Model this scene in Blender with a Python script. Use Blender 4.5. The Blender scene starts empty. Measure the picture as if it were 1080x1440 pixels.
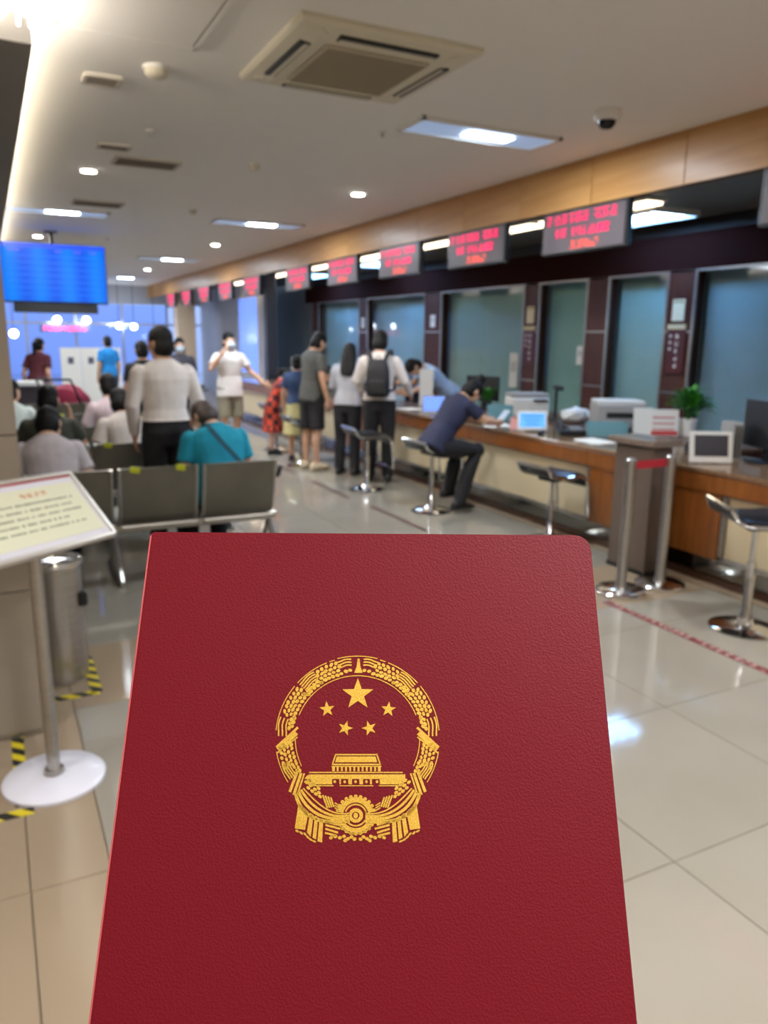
import bpy, bmesh, math, random
from mathutils import Vector, Matrix, noise
PI = math.pi
sc = bpy.context.scene
COL = sc.collection
rnd = random.Random(7)

# ------------------------------------------------------------------ camera, world, exposure
CAM = Vector((0, 0, 1.62)); FPX = 1081.0
YAW, PITCH, ROLL = math.radians(26.9), math.radians(12.8), math.radians(.7)
cf = Vector((math.sin(YAW)*math.cos(PITCH), math.cos(YAW)*math.cos(PITCH), -math.sin(PITCH)))
cr = Vector((math.cos(YAW), -math.sin(YAW), 0)); cu = cr.cross(cf)
cr2 = cr*math.cos(ROLL)+cu*math.sin(ROLL); cu2 = -cr*math.sin(ROLL)+cu*math.cos(ROLL)
cd = bpy.data.cameras.new('camera'); cam = bpy.data.objects.new('camera', cd); COL.objects.link(cam)
cam.matrix_world = Matrix(((cr2.x, cu2.x, -cf.x, CAM.x), (cr2.y, cu2.y, -cf.y, CAM.y), (cr2.z, cu2.z, -cf.z, CAM.z), (0, 0, 0, 1)))
cd.sensor_fit = 'VERTICAL'; cd.sensor_height = 36; cd.lens = 36*FPX/1440
cd.clip_start = .02; cd.clip_end = 200
cd.dof.use_dof = True; cd.dof.focus_distance = .283; cd.dof.aperture_fstop = 17
sc.camera = cam
w = bpy.data.worlds.new('world'); sc.world = w; w.use_nodes = True
w.node_tree.nodes['Background'].inputs[0].default_value = (.62, .76, 1, 1)
w.node_tree.nodes['Background'].inputs[1].default_value = .85
sc.view_settings.view_transform = 'Standard'; sc.view_settings.look = 'None'
sc.view_settings.gamma = 1; sc.view_settings.use_curve_mapping = False
sc.view_settings.exposure = 1.27
sc.cycles.max_bounces = 7; sc.cycles.diffuse_bounces = 4; sc.cycles.glossy_bounces = 4
sc.cycles.transparent_max_bounces = 10; sc.cycles.sample_clamp_indirect = 6
sc.cycles.caustics_reflective = False; sc.cycles.caustics_refractive = False
HC = 3.0

def area(name, loc, sx, sy, power, color, rot=(0, 0, 0)):
    l = bpy.data.lights.new(name, 'AREA'); l.shape = 'RECTANGLE'; l.size = sx; l.size_y = sy
    l.energy = power; l.color = color
    o = bpy.data.objects.new(name, l); COL.objects.link(o); o.location = loc; o.rotation_euler = rot
    return o
WARM = (1, .80, .58); COOL = (.80, .9, 1.0); NEUT = (1, .96, .94)
TROFF = [(3.16, 4.83), (3.16, 9.85), (3.16, 15.2), (3.16, 20.7), (.85, 10.1), (.85, 15.3), (3.16, -.5), (.85, -.5), (-2.4, 1.2)]  # closing entries are unseen panels, added to light the booklet and near floor
for x, y in TROFF:
    area('troffer_light', (x, y, HC-.035), 1.0, .28, 27 if y > 3 else 30, COOL if y > 3 else NEUT)
DOWN = [(3.38, 7.31), (3.29, 12.37), (3.22, 17.77), (.91, 7.49), (.79, 12.75), (.8, 17.8), (3.4, 2.2), (2.0, .4), (.6, .6)]
for x, y in DOWN:
    l = bpy.data.lights.new('downlight_beam', 'SPOT'); l.energy = 50 if y > 3 else 50; l.color = NEUT; l.spot_size = 2.3; l.spot_blend = .8; l.shadow_soft_size = .085
    o = bpy.data.objects.new('downlight_beam', l); COL.objects.link(o); o.location = (x, y, HC-.04)
# staff side strip over the counter, and the grille lamps behind
STAFF = [(6.2, 6.5), (6.2, 2.2), (6.2, 12.4), (6.2, 15.6)]
# cove light lying on the dropped soffit, shining up and sideways
for k in range(9):
    area('cove_light', (.17, 4.6+2.1*k, 2.84), .12, 2.0, 190, (1, .96, .92), (PI, -.75, 0))
area('cove_light', (-1.6, 3.86, 2.83), 3.4, .12, 140, (1, .92, .80), (PI, 0, 0))

# ------------------------------------------------------------------ materials
def lin(c):
    return tuple(((v/255)/12.92 if v/255 <= .04045 else ((v/255+.055)/1.055)**2.4) for v in c)
_M = {}
def M(name, c=(128, 128, 128), rough=.5, metal=0, spec=.5, emit=None, es=0, noise_=None, bump=None, trans=0, coat=0, ior=1.45, alpha=1):
    """c is an sRGB 0-255 colour; noise_=(scale, second colour, stretch); bump=(scale, strength, distance)"""
    if name in _M: return _M[name]
    m = bpy.data.materials.new(name); m.use_nodes = True; _M[name] = m
    if emit and c == (128, 128, 128): c = (12, 12, 14)
    nt = m.node_tree; b = nt.nodes['Principled BSDF']
    b.inputs['Base Color'].default_value = (*lin(c), 1); b.inputs['Roughness'].default_value = rough
    b.inputs['Metallic'].default_value = metal; b.inputs['Specular IOR Level'].default_value = spec
    b.inputs['Transmission Weight'].default_value = trans; b.inputs['Coat Weight'].default_value = coat
    b.inputs['Coat Roughness'].default_value = .22; b.inputs['IOR'].default_value = ior; b.inputs['Alpha'].default_value = alpha
    if emit: b.inputs['Emission Color'].default_value = (*lin(emit), 1); b.inputs['Emission Strength'].default_value = es
    if noise_ or bump:
        tc = nt.nodes.new('ShaderNodeTexCoord'); mp = nt.nodes.new('ShaderNodeMapping'); nt.links.new(tc.outputs['Object'], mp.inputs[0])
    if noise_:
        s, c2, st = noise_; mp.inputs['Scale'].default_value = st
        n = nt.nodes.new('ShaderNodeTexNoise'); n.inputs['Scale'].default_value = s; n.inputs['Detail'].default_value = 5
        nt.links.new(mp.outputs[0], n.inputs['Vector'])
        r = nt.nodes.new('ShaderNodeValToRGB'); r.color_ramp.elements[0].position = .35; r.color_ramp.elements[1].position = .65
        r.color_ramp.elements[0].color = (*lin(c), 1); r.color_ramp.elements[1].color = (*lin(c2), 1)
        nt.links.new(n.outputs['Fac'], r.inputs[0]); nt.links.new(r.outputs[0], b.inputs['Base Color'])
    if bump:
        s, st, d = bump
        n2 = nt.nodes.new('ShaderNodeTexNoise'); n2.inputs['Scale'].default_value = s; n2.inputs['Detail'].default_value = 3
        nt.links.new(tc.outputs['Object'], n2.inputs['Vector'])
        bp = nt.nodes.new('ShaderNodeBump'); bp.inputs['Strength'].default_value = st; bp.inputs['Distance'].default_value = d
        nt.links.new(n2.outputs['Fac'], bp.inputs['Height']); nt.links.new(bp.outputs[0], b.inputs['Normal'])
    return m
ONE = (1, 1, 1)
CEIL = M('ceiling_paint', (236, 233, 228), .85)
COVEP = M('cove_paint', (196, 190, 180), .8)
WALLP = M('wall_paint', (206, 198, 186), .7)
WOOD = M('honey_wood', (186, 138, 82), .42, spec=.3, noise_=(3, (174, 125, 71), (1, .35, 5)), coat=.12)
WOODC = M('counter_wood', (140, 84, 34), .3, noise_=(4, (122, 68, 26), (1, 6, .6)), coat=.4)
MAHO = M('mahogany', (74, 36, 27), .45, spec=.3, noise_=(5, (60, 28, 21), (4, 4, .5)))
DARKW = M('dark_header', (40, 17, 14), .8, spec=.05)
GRANITE = M('granite', (112, 84, 62), .12, noise_=(60, (134, 106, 82), ONE))
CREAM = M('cream_panel', (214, 196, 160), .45)
STEEL = M('brushed_steel', (190, 186, 180), .3, .95, noise_=(8, (170, 166, 160), (1, 1, 30)))
CHROME = M('chrome', (225, 225, 225), .08, 1)
KICK = M('kick_steel', (150, 148, 142), .14, 1)
BLACK = M('black_plastic', (24, 24, 26), .4)
BLKM = M('black_metal', (30, 30, 32), .35, .4)
LEATH = M('black_leather', (24, 24, 27), .38, bump=(180, .25, .002))
WHITE = M('white_plastic', (226, 224, 218), .45)
WHITEM = M('white_enamel', (222, 222, 232), .25)
CREMP = M('ivory_plastic', (214, 206, 184), .5)
GREYP = M('grey_plastic', (150, 148, 144), .5)
PAPER = M('paper', (232, 230, 222), .8)
GLASSM = M('clear_glass', (235, 245, 242), .02, trans=1, ior=1.45)
DSTEEL = M('chair_steel', (124, 120, 108), .45, .55, noise_=(3, (112, 109, 98), ONE))
RAIL = M('chair_rail', (176, 172, 164), .28, .85)
TILEC = M('cream_tile', (149, 143, 131), .07, ior=1.4, noise_=(1.3, (143, 137, 124), ONE))
TILET = M('tan_tile', (150, 133, 110), .14, ior=1.4, noise_=(1.6, (149, 132, 110), ONE))
GROUT = M('grout', (130, 120, 104), .8)
STONE = M('column_stone', (146, 134, 118), .4, noise_=(2, (138, 127, 112), ONE))

def thin(name, tint, refl):
    m = bpy.data.materials.new(name); m.use_nodes = True; nt = m.node_tree; nt.nodes.clear()
    o = nt.nodes.new('ShaderNodeOutputMaterial'); mi = nt.nodes.new('ShaderNodeMixShader'); t = nt.nodes.new('ShaderNodeBsdfTransparent'); g = nt.nodes.new('ShaderNodeBsdfGlossy')
    f = nt.nodes.new('ShaderNodeFresnel'); f.inputs[0].default_value = refl; t.inputs[0].default_value = (*lin(tint), 1); g.inputs['Roughness'].default_value = .03
    ge = nt.nodes.new('ShaderNodeNewGeometry'); iv = nt.nodes.new('ShaderNodeMath'); iv.operation = 'SUBTRACT'; iv.inputs[0].default_value = 1; ml = nt.nodes.new('ShaderNodeMath'); ml.operation = 'MULTIPLY'
    nt.links.new(ge.outputs['Backfacing'], iv.inputs[1]); nt.links.new(iv.outputs[0], ml.inputs[0]); nt.links.new(f.outputs[0], ml.inputs[1])
    nt.links.new(ml.outputs[0], mi.inputs[0]); nt.links.new(t.outputs[0], mi.inputs[1]); nt.links.new(g.outputs[0], mi.inputs[2]); nt.links.new(mi.outputs[0], o.inputs[0]); return m

# ------------------------------------------------------------------ mesh helpers
def bm_(): return bmesh.new()
def xf(bm, vs, mat):
    bmesh.ops.transform(bm, matrix=mat, verts=vs)
def euler(r): return Matrix.Rotation(r[2], 4, 'Z') @ Matrix.Rotation(r[1], 4, 'Y') @ Matrix.Rotation(r[0], 4, 'X')
def box(bm, c, s, rot=(0, 0, 0), bev=0, seg=1):
    r = bmesh.ops.create_cube(bm, size=1); vs = r['verts']
    xf(bm, vs, Matrix.Diagonal((s[0], s[1], s[2], 1)))
    if bev:
        es = list({e for v in vs for e in v.link_edges})
        rr = bmesh.ops.bevel(bm, geom=es, offset=bev, segments=seg, affect='EDGES', profile=.5)
        vs = list({v for f in rr['faces'] for v in f.verts} | {v for v in vs if v.is_valid})
    xf(bm, vs, Matrix.Translation(c) @ euler(rot))
    return bm
def frame_from(d):
    d = Vector(d).normalized(); u = Vector((0, 0, 1)) if abs(d.z) < .95 else Vector((1, 0, 0))
    a = d.cross(u).normalized(); return a, a.cross(d).normalized()
def ring_loft(bm, rings, cap=True):
    prev = None; first = None
    for r in rings:
        vs = [bm.verts.new(p) for p in r]
        if prev:
            n = len(vs)
            for i in range(n): bm.faces.new((prev[i], prev[(i+1) % n], vs[(i+1) % n], vs[i]))
        else: first = vs
        prev = vs
    if cap:
        bm.faces.new(list(reversed(first))); bm.faces.new(prev)
    return bm
def tube(bm, pts, r, n=10, cap=True, closed=False):
    pts = [Vector(p) for p in pts]; rs = r if isinstance(r, (list, tuple)) else [r]*len(pts)
    a = None; rings = []
    m = len(pts)
    for i, p in enumerate(pts):
        if closed: d = pts[(i+1) % m]-pts[i-1]
        else: d = pts[min(i+1, m-1)]-pts[max(i-1, 0)]
        d.normalize()
        if a is None: a, b = frame_from(d)
        else:
            a = (a-d*a.dot(d)).normalized(); b = a.cross(d).normalized()
        rings.append([p+(a*math.cos(t)+b*math.sin(t))*rs[i] for t in [2*PI*k/n for k in range(n)]])
    if closed: rings.append(rings[0]); cap = False
    ring_loft(bm, rings, cap)
    if closed: bmesh.ops.remove_doubles(bm, verts=bm.verts[:], dist=1e-6)
    return bm
def lathe(bm, prof, c=(0, 0, 0), n=28, axis='Z'):
    rings = []
    for r, z in prof:
        r = max(r, 1e-4); ring = []
        for k in range(n):
            t = 2*PI*k/n; x, y = r*math.cos(t), r*math.sin(t)
            v = (x, y, z) if axis == 'Z' else ((x, -z, y) if axis == 'Y' else (z, x, y))
            ring.append(Vector(v)+Vector(c))
        rings.append(ring)
    return ring_loft(bm, rings)
def ball(bm, c, s, rot=(0, 0, 0), sub=2):
    s = (s, s, s) if isinstance(s, (int, float)) else s
    r = bmesh.ops.create_icosphere(bm, subdivisions=sub, radius=1)
    xf(bm, r['verts'], Matrix.Translation(c) @ euler(rot) @ Matrix.Diagonal((*s, 1))); return bm
def prism(bm, pts, z0, z1):
    """pts 2D outline -> extruded between z0 and z1"""
    a = [bm.verts.new((x, y, z0)) for x, y in pts]; b = [bm.verts.new((x, y, z1)) for x, y in pts]; n = len(pts)
    bm.faces.new(list(reversed(a))); bm.faces.new(b)
    for i in range(n): bm.faces.new((a[i], a[(i+1) % n], b[(i+1) % n], b[i]))
    return bm
def obj(name, bm, mat, parent=None, smooth=False, kind=None, label=None, loc=None):
    me = bpy.data.meshes.new(name)
    bmesh.ops.recalc_face_normals(bm, faces=bm.faces[:]); bm.to_mesh(me); bm.free()
    if smooth:
        for p in me.polygons: p.use_smooth = True
        try: me.set_sharp_from_angle(angle=math.radians(42))
        except Exception: pass
    if mat: me.materials.append(mat)
    o = bpy.data.objects.new(name, me); COL.objects.link(o)
    if parent is not None: o.parent = parent
    if kind: o['kind'] = kind
    if label: o['label'] = label
    if loc: o.location = loc
    return o
def tag(o, label, cat, group=None, kind=None):
    o['label'] = label; o['category'] = cat
    if group: o['group'] = group
    if kind: o['kind'] = kind
    return o
def thing(name, label, cat, loc=(0, 0, 0), rz=0, group=None):
    o = bpy.data.objects.new(name, None); COL.objects.link(o); o.location = loc; o.rotation_euler = (0, 0, rz)
    o.empty_display_size = .1
    return tag(o, label, cat, group)
def struct(name, bm, mat, parent=None): 
    o = obj(name, bm, mat, parent)
    if parent is None: o['kind'] = 'structure'
    return o
def dup(root, loc, rz=None, label=None):
    kids = {}
    for o in bpy.data.objects:
        if o.parent: kids.setdefault(o.parent.name, []).append(o)
    def cp(o, par):
        c = o.copy(); COL.objects.link(c); c.parent = par
        for k in kids.get(o.name, []): cp(k, c)
        return c
    r = cp(root, None); r.location = loc
    if rz is not None: r.rotation_euler = (0, 0, rz)
    if label: r['label'] = label
    return r
def B(c, s, rot=(0, 0, 0), bev=0, seg=1): return box(bm_(), c, s, rot, bev, seg)

# ------------------------------------------------------------------ room shell
struct('floor', B((.1, 10, -.06), (14, 30, .1)), GROUT)
FLOOR = bpy.data.objects['floor']
def tile_mesh(sx, sy, mat):
    me = bpy.data.meshes.new('tile'); b = bm_(); g = .0035
    box(b, (0, 0, -.005), (sx-g, sy-g, .0098), bev=.0012); b.to_mesh(me); b.free(); me.materials.append(mat); return me
_tm = {}
def tile(x0, x1, y0, y1, mat):
    k = (round(x1-x0, 3), round(y1-y0, 3), mat.name)
    if k not in _tm: _tm[k] = tile_mesh(x1-x0, y1-y0, mat)
    o = bpy.data.objects.new('tile', _tm[k]); COL.objects.link(o); o.parent = FLOOR; o.location = ((x0+x1)/2, (y0+y1)/2, 0)
XS = [.2, 1.02, 1.81, 2.6, 3.39, 4.18]
YS = [-.88, -.09, .70, 1.49, 2.28, 3.07, 3.40, 4.12] + [4.12+.79*k for k in range(1, 15)]
for j in range(len(YS)-1):
    for i in range(5):
        tile(XS[i], XS[i+1], YS[j], YS[j+1], TILET if j == 6 else TILEC)
TX = [-3.98, -3.19, -2.40, -1.61, -.82, -.03, .2]
TY = [-.93+.79*k for k in range(0, 20)]
for j in range(len(TY)-1):
    for i in range(6):
        tile(TX[i], TX[i+1], TY[j], TY[j+1], TILET)
far = bm_()
for j in range(12):
    for i in range(10):
        box(far, (-3.45+.79*i, TY[-1]+.395+.79*j+.25, -.005), (.786, .786, .0098))
obj('far_tiles', far, TILEC, FLOOR, kind='stuff')
obj('staff_floor', B((5.75, 9, -.005), (3.1, 28, .0098)), TILET, FLOOR)

# ceiling with a shallow access panel, main slab
struct('ceiling', B((.1, 10, HC+.05), (14, 30, .1)), CEIL)
struct('wall_left', B((-6.0, 10, 1.5), (.1, 29, 3.0)), WALLP)
struct('wall_back', B((.1, -4, 1.5), (14, .1, 3.0)), WALLP)
# dropped soffit on the left with its lighting cove
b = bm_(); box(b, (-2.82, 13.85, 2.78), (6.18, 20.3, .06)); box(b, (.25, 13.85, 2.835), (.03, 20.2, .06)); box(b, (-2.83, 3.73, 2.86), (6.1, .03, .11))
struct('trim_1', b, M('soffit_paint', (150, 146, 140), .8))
# cove lamps (emissive tubes lying in the cove)
cove = thing('cove_lamp', 'long warm white cove light glowing along the dropped ceiling edge on the left', 'light', (.17, 13.9, 2.83))
obj('lamp_tube', tube(bm_(), [(0, -9.3, 0), (0, 9.9, 0)], .016), M('cove_glow', emit=(255, 240, 205), es=9), cove)
obj('lamp_base', B((0, .3, -.016), (.05, 19.2, .012)), WHITE, cove)

# wood fascia of panels over the counter
b = bm_(); box(b, (4.36, 12.2, 2.825), (.08, 23.6, .34)); struct('trim_2', b, M('fascia_core', (90, 60, 34), .6))
FAS = bpy.data.objects['trim_2']
me = bpy.data.meshes.new('panel'); b = bm_(); box(b, (0, 0, 0), (.02, .914, .35), bev=.002); b.to_mesh(me); b.free(); me.materials.append(WOOD)
for k in range(26):
    o = bpy.data.objects.new('panel', me); COL.objects.link(o); o.parent = FAS; o.location = (4.31, .38+.92*k+.46-.0, 2.825)
# staff zone ceiling and back wall
struct('ceiling_staff', B((5.75, 9, 2.93), (2.72, 28, .06)), M('staff_ceiling_dim', (112, 108, 104), .5))  # weaker light over the staff is put into this dark grey
XG = 6.9
struct('wall_right', B((XG+.35, 9, 1.5), (.1, 28, 3.0)), M('staff_wall', (150, 160, 160), .7))
b = bm_(); box(b, (XG+.02, 9.2, 2.56), (.14, 17.2, .39)); struct('trim_3', b, DARKW)
b = bm_(); box(b, (XG+.02, 9.2, 2.83), (.10, 17.2, .14)); struct('trim_4', b, M('upper_dark_glass', (40, 38, 38), .45, spec=.2))
b = bm_(); box(b, (XG-.055, 9.2, 2.36), (.03, 17.2, .025)); struct('trim_5', b, STEEL)
sill = struct('trim_6', B((XG, 9.2, .15), (.1, 17.2, .3)), MAHO)

# pillars between the panes, glass, blinds
PILL = [(6.145, 6.53), (7.46, 7.85), (8.81, 9.16), (11.43, 12.0), (14.3, 14.7), (16.9, 17.3), (3.2, 3.6)]
for k, (a, c) in enumerate(PILL):
    t = obj('window_pillar', B((XG, (a+c)/2, 1.19), (.14, c-a, 2.37), bev=.004), MAHO); t['kind'] = 'structure'
    for z in (1.05, 1.72):
        obj('steel_strip', B((XG-.075, (a+c)/2, z), (.012, c-a, .022)), STEEL, t)
    for y in (a, c):
        obj('edge_strip', B((XG-.07, y, 1.63), (.02, .03, 1.48)), STEEL, t)
BLIND = [M('teal_blind', (200, 214, 210), .6), M('blue_blind', (196, 206, 216), .6), M('green_blind', (188, 212, 206), .6)]
PANEG = thin('tinted_pane', (238, 246, 245), 1.4)
edges = sorted(PILL); 
for k in range(len(edges)-1):
    y0, y1 = edges[k][1], edges[k+1][0]
    wdw = struct('window_%d' % (k+1), B(((XG+.01), (y0+y1)/2, .32), (.08, y1-y0, .04)), STEEL)
    n = 2 if y1-y0 > 1.8 else 1
    for q in range(n):
        ya, yb = y0+(y1-y0)*q/n, y0+(y1-y0)*(q+1)/n
        obj('pane', B((XG, (ya+yb)/2, 1.35), (.012, yb-ya-.012, 2.0)), PANEG, wdw)
    sl = bm_()
    for z in range(68): box(sl, (XG+.12, (y0+y1)/2, .35+z*.03), (.004, y1-y0-.03, .032), rot=(0, .5, 0))
    obj('blind', sl, BLIND[(1, 0, 2, 0, 1, 1)[k]], wdw, kind='stuff')
# white partition stretch beyond the glass screen
struct('wall_partition', B((5.9, 20.8, 1.5), (.1, 6.4, 3.0)), M('pale_wall', (186, 190, 200), .6))
BLUEW = M('blue_window', (120, 150, 220), .2, emit=(96, 130, 225), es=.55)
for k, (y, wd, z) in enumerate([(19.0, 1.5, 1.62)]):
    wn = struct('window_%d' % (10+k), B((5.83, y, z), (.05, wd+.1, 1.9), bev=.01), WHITE)
    obj('pane', B((5.795, y, z), (.012, wd, 1.8), bev=.004), BLUEW, wn)
col = obj('far_column', B((4.98, 22.3, 1.5), (.5, .5, 3.0), bev=.01), M('ivory_column', (214, 190, 160), .5)); tag(col, 'beige square column beside the blue-lit far windows', 'column')
pc = obj('glass_end_post', B((5.15, 15.35, 1.5), (.22, .22, 2.98), bev=.01), M('charcoal_post', (62, 62, 74), .5)); tag(pc, 'slim charcoal post where the counter windows end', 'column')

# far wall: glazed front with daylight behind
YF = 24
struct('wall_front', B((.1, YF, 2.78), (12, .16, .62)), M('grey_header', (170, 172, 180), .6))
struct('baseboard_front', B((.1, YF, .07), (12, .16, .14)), STEEL)
wf = struct('window_20', B((.1, YF, 1.9), (12, .06, .05)), STEEL)
DAY = thin('daylight_pane', (225, 235, 255), 1.3)
for k in range(9):
    x = -5.4+1.28*k
    obj('mullion', B((x, YF, 1.3), (.05, .08, 2.34)), STEEL, wf)
    if k < 8:
        obj('pane', B((x+.64, YF, 1.02), (1.22, .012, 1.72)), DAY, wf); obj('pane', B((x+.64, YF, 2.19), (1.22, .012, .52)), DAY, wf)
# what lies behind that glass: pavement and a pale hall front
g = obj('outside_pavement', B((0, 34, -.06), (60, 20, .1)), M('pavement', (150, 160, 185), .6)); g['kind'] = 'structure'
hw = obj('outside_wall', B((0, 34, 3), (40, .2, 6)), M('outside_plaster', (190, 200, 228), .8)); hw['kind'] = 'structure'

# left column (stone clad) nearest the camera
lc = thing('stone_column', 'wide beige stone-clad column at the left edge behind the tilted notice stand', 'column', (-.43, 3.73, 0))
for k, (z0, z1) in enumerate([(0, .62), (.62, 1.24), (1.24, 1.86), (1.86, 2.48), (2.48, 2.75)]):
    obj('panel', B((0, 0, (z0+z1)/2), (1.0, 1.0, z1-z0-.004), bev=.003), STONE, lc)
obj('base_strip', B((0, 0, .012), (1.006, 1.006, .024)), STEEL, lc)

# ------------------------------------------------------------------ ceiling fittings
GLOWC = M('troffer_glow', (184, 196, 214), emit=(170, 205, 255), es=.15)
GLOWT = M('troffer_tube', emit=(215, 235, 255), es=14)
def troffer(x, y, label):
    t = thing('ceiling_light', label, 'light', (x, y, HC-.012), 0, 'recessed troffer lights in the main ceiling')
    fr = bm_()
    for sx, sy, cx, cy in ((1.12, .03, 0, .17), (1.12, .03, 0, -.17), (.03, .37, .55, 0), (.03, .37, -.55, 0)): box(fr, (cx, cy, 0), (sx, sy, .022))
    obj('frame', fr, WHITE, t); obj('diffuser', B((0, 0, .002), (1.08, .32, .008)), GLOWC, t)
    obj('lamp_tube', B((.06, 0, -.008), (.36, .12, .012), bev=.005, seg=2), GLOWT, t)
names = ['white recessed ceiling light panel nearest the camera, right of the air conditioner', 'second ceiling light panel along the right side, above the counter queue',
 'third ceiling light panel along the right side of the hall', 'farthest ceiling light panel on the right side', 'ceiling light panel above and left of the hanging blue screen area',
 'far ceiling light panel in the left line of lights', 'added ceiling light panel out of view behind on the right', 'added ceiling light panel out of view overhead', 'added ceiling light panel out of view at far left']
for (x, y), n in zip(TROFF, names): troffer(x, y, n)
GLD = M('downlight_glow', emit=(255, 250, 240), es=16)
dn = ['round downlight in the middle of the ceiling above the counter queue', 'second round downlight further along the right side', 'farthest round downlight on the right side',
 'round downlight on the left beside the square vent', 'round downlight above the hanging blue screen', 'far round downlight behind the blue screen',
 'round downlight out of view over the near stool', 'round downlight out of view overhead', 'round downlight out of view over the notice stand']
for (x, y), n in zip(DOWN, dn):
    t = thing('downlight', n, 'light', (x, y, HC-.01), 0, 'round downlights in the ceiling')
    obj('trim_ring', lathe(bm_(), [(.06, .01), (.085, .01), (.085, 0), (.06, -.006)]), WHITE, t, True)
    obj('lamp_face', lathe(bm_(), [(0, -.004), (.058, -.004), (.058, -.012), (.0, -.016)]), GLD, t, True)
# cassette air conditioner
ac = thing('ceiling_air_conditioner', 'ivory four-way cassette air conditioner set into the ceiling', 'air conditioner', (1.82, 3.97, HC), math.radians(0))
b = bm_()
rings = []
for s, z in ((.475, -.0), (.475, -.018), (.462, -.032), (.34, -.05), (.335, -.045)):
    rings.append([(sx*s, sy*s, z) for sx, sy in ((-1, -1), (1, -1), (1, 1), (-1, 1))])
ring_loft(b, rings); obj('panel', b, CREMP, ac)
obj('grille_plate', B((0, 0, -.05), (.56, .56, .016), bev=.006), M('ac_grille', (184, 174, 152), .6), ac)
gr = bm_()
for k in range(26): box(gr, (0, -.26+k*.0208, -.06), (.53, .006, .006))
obj('grille_bars', gr, M('ac_bars', (164, 154, 134), .6), ac, kind='stuff')
for k in range(4):
    a = k*PI/2; c = Matrix.Rotation(a, 4, 'Z') @ Vector((0, .375, -.046))
    sl = obj('air_slot', B(c, (.52, .055, .012), rot=(0, 0, a)), BLACK, ac)
    fl = bm_(); c2 = Matrix.Rotation(a, 4, 'Z') @ Vector((0, .366, -.054)); box(fl, c2, (.5, .018, .005), rot=(0, 0, a))
    obj('louvre', fl, CREMP, sl)
for k in range(4):
    a = k*PI/2+PI/4; obj('corner_cover', B(Matrix.Rotation(a, 4, 'Z') @ Vector((0, .53, -.04)), (.1, .06, .008), rot=(.1, 0, a)), CREMP, ac)
# access hatch, smoke detectors, sprinklers, vents, dome camera
h = thing('ceiling_hatch', 'flush square access hatch in the ceiling at the top left', 'hatch', (.72, 3.75, HC))
obj('cover', B((0, 0, -.006), (.6, .8, .012), bev=.003), CEIL, h)
fr = bm_()
for sx, sy, cx, cy in ((.66, .02, 0, .42), (.66, .02, 0, -.42), (.02, .86, .32, 0), (.02, .86, -.32, 0)): box(fr, (cx, cy, -.005), (sx, sy, .012))
obj('frame', fr, CEIL, h)
def detector(x, y, s, lab):
    t = thing('smoke_detector', lab, 'smoke detector', (x, y, HC))
    obj('base', lathe(bm_(), [(.0, 0), (.062*s, 0), (.062*s, -.015), (.0, -.015)]), WHITE, t, True)
    obj('sensor_head', lathe(bm_(), [(.055*s, -.015), (.052*s, -.035), (.036*s, -.052), (.0, -.055)]), CREMP, t, True)
detector(.93, 4.56, 1.15, 'white round smoke detector on the ceiling left of the air conditioner')
detector(2.09, 6.55, .8, 'small white smoke detector in the middle of the ceiling')
detector(2.2, 9.2, .75, 'small far smoke detector between the two ceiling lights')
for x, y, lab in [(1.14, 5.9, 'small ceiling sprinkler left of the square vent'), (2.55, 5.12, 'small ceiling sprinkler left of the nearest light panel'), (1.72, 12.5, 'far ceiling sprinkler right of the blue screen')]:
    t = thing('sprinkler', lab, 'sprinkler', (x, y, HC))
    obj('rosette', lathe(bm_(), [(0, 0), (.035, 0), (.03, -.01), (0, -.012)]), WHITE, t, True)
    obj('head', lathe(bm_(), [(.008, -.01), (.008, -.03), (.018, -.034), (0, -.038)], n=12), STEEL, t, True)
def vent(x, y, sx, sy, lab, m):
    t = thing('ceiling_vent', lab, 'vent', (x, y, HC))
    fr = bm_()
    for a, c, d, e in ((sx, .025, 0, sy/2), (sx, .025, 0, -sy/2), (.025, sy, sx/2, 0), (.025, sy, -sx/2, 0)): box(fr, (d, e, -.008), (a, c, .018))
    obj('frame', fr, M('vent_frame', (196, 190, 178), .7), t); obj('backing', B((0, 0, -.002), (sx, sy, .004)), m, t)
    for k in range(5): obj('slat', B((0, -sy/2+sy*(k+.5)/5, -.008), (sx-.03, .022, .004), rot=(-.9, 0, 0)), M('vent_slat_shaded', (120, 112, 102), .6), t)  # slats coloured dark for the shadow inside the vent
vent(1.3, 6.95, .5, .3, 'square slatted air vent in the ceiling left of centre', BLACK)
vent(.70, 4.9, .18, .16, 'small grey slatted vent beside the cove light', BLACK)
vent(.98, 6.5, .22, .14, 'small thin ceiling vent near the left downlight', BLACK)
vent(1.2, 9.3, .5, .3, 'far slatted ceiling vent beyond the left light panel', GREYP)
dc = thing('dome_camera', 'white dome security camera on the ceiling above the wood fascia', 'security camera', (3.54, 4.0, HC))
obj('housing', lathe(bm_(), [(0, 0), (.082, 0), (.084, -.038), (.072, -.062), (0, -.062)]), WHITE, dc, True)
obj('dome', lathe(bm_(), [(.055, -.06), (.052, -.08), (.036, -.102), (0, -.11)]), M('smoked_dome', (20, 20, 22), .1), dc, True)

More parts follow.
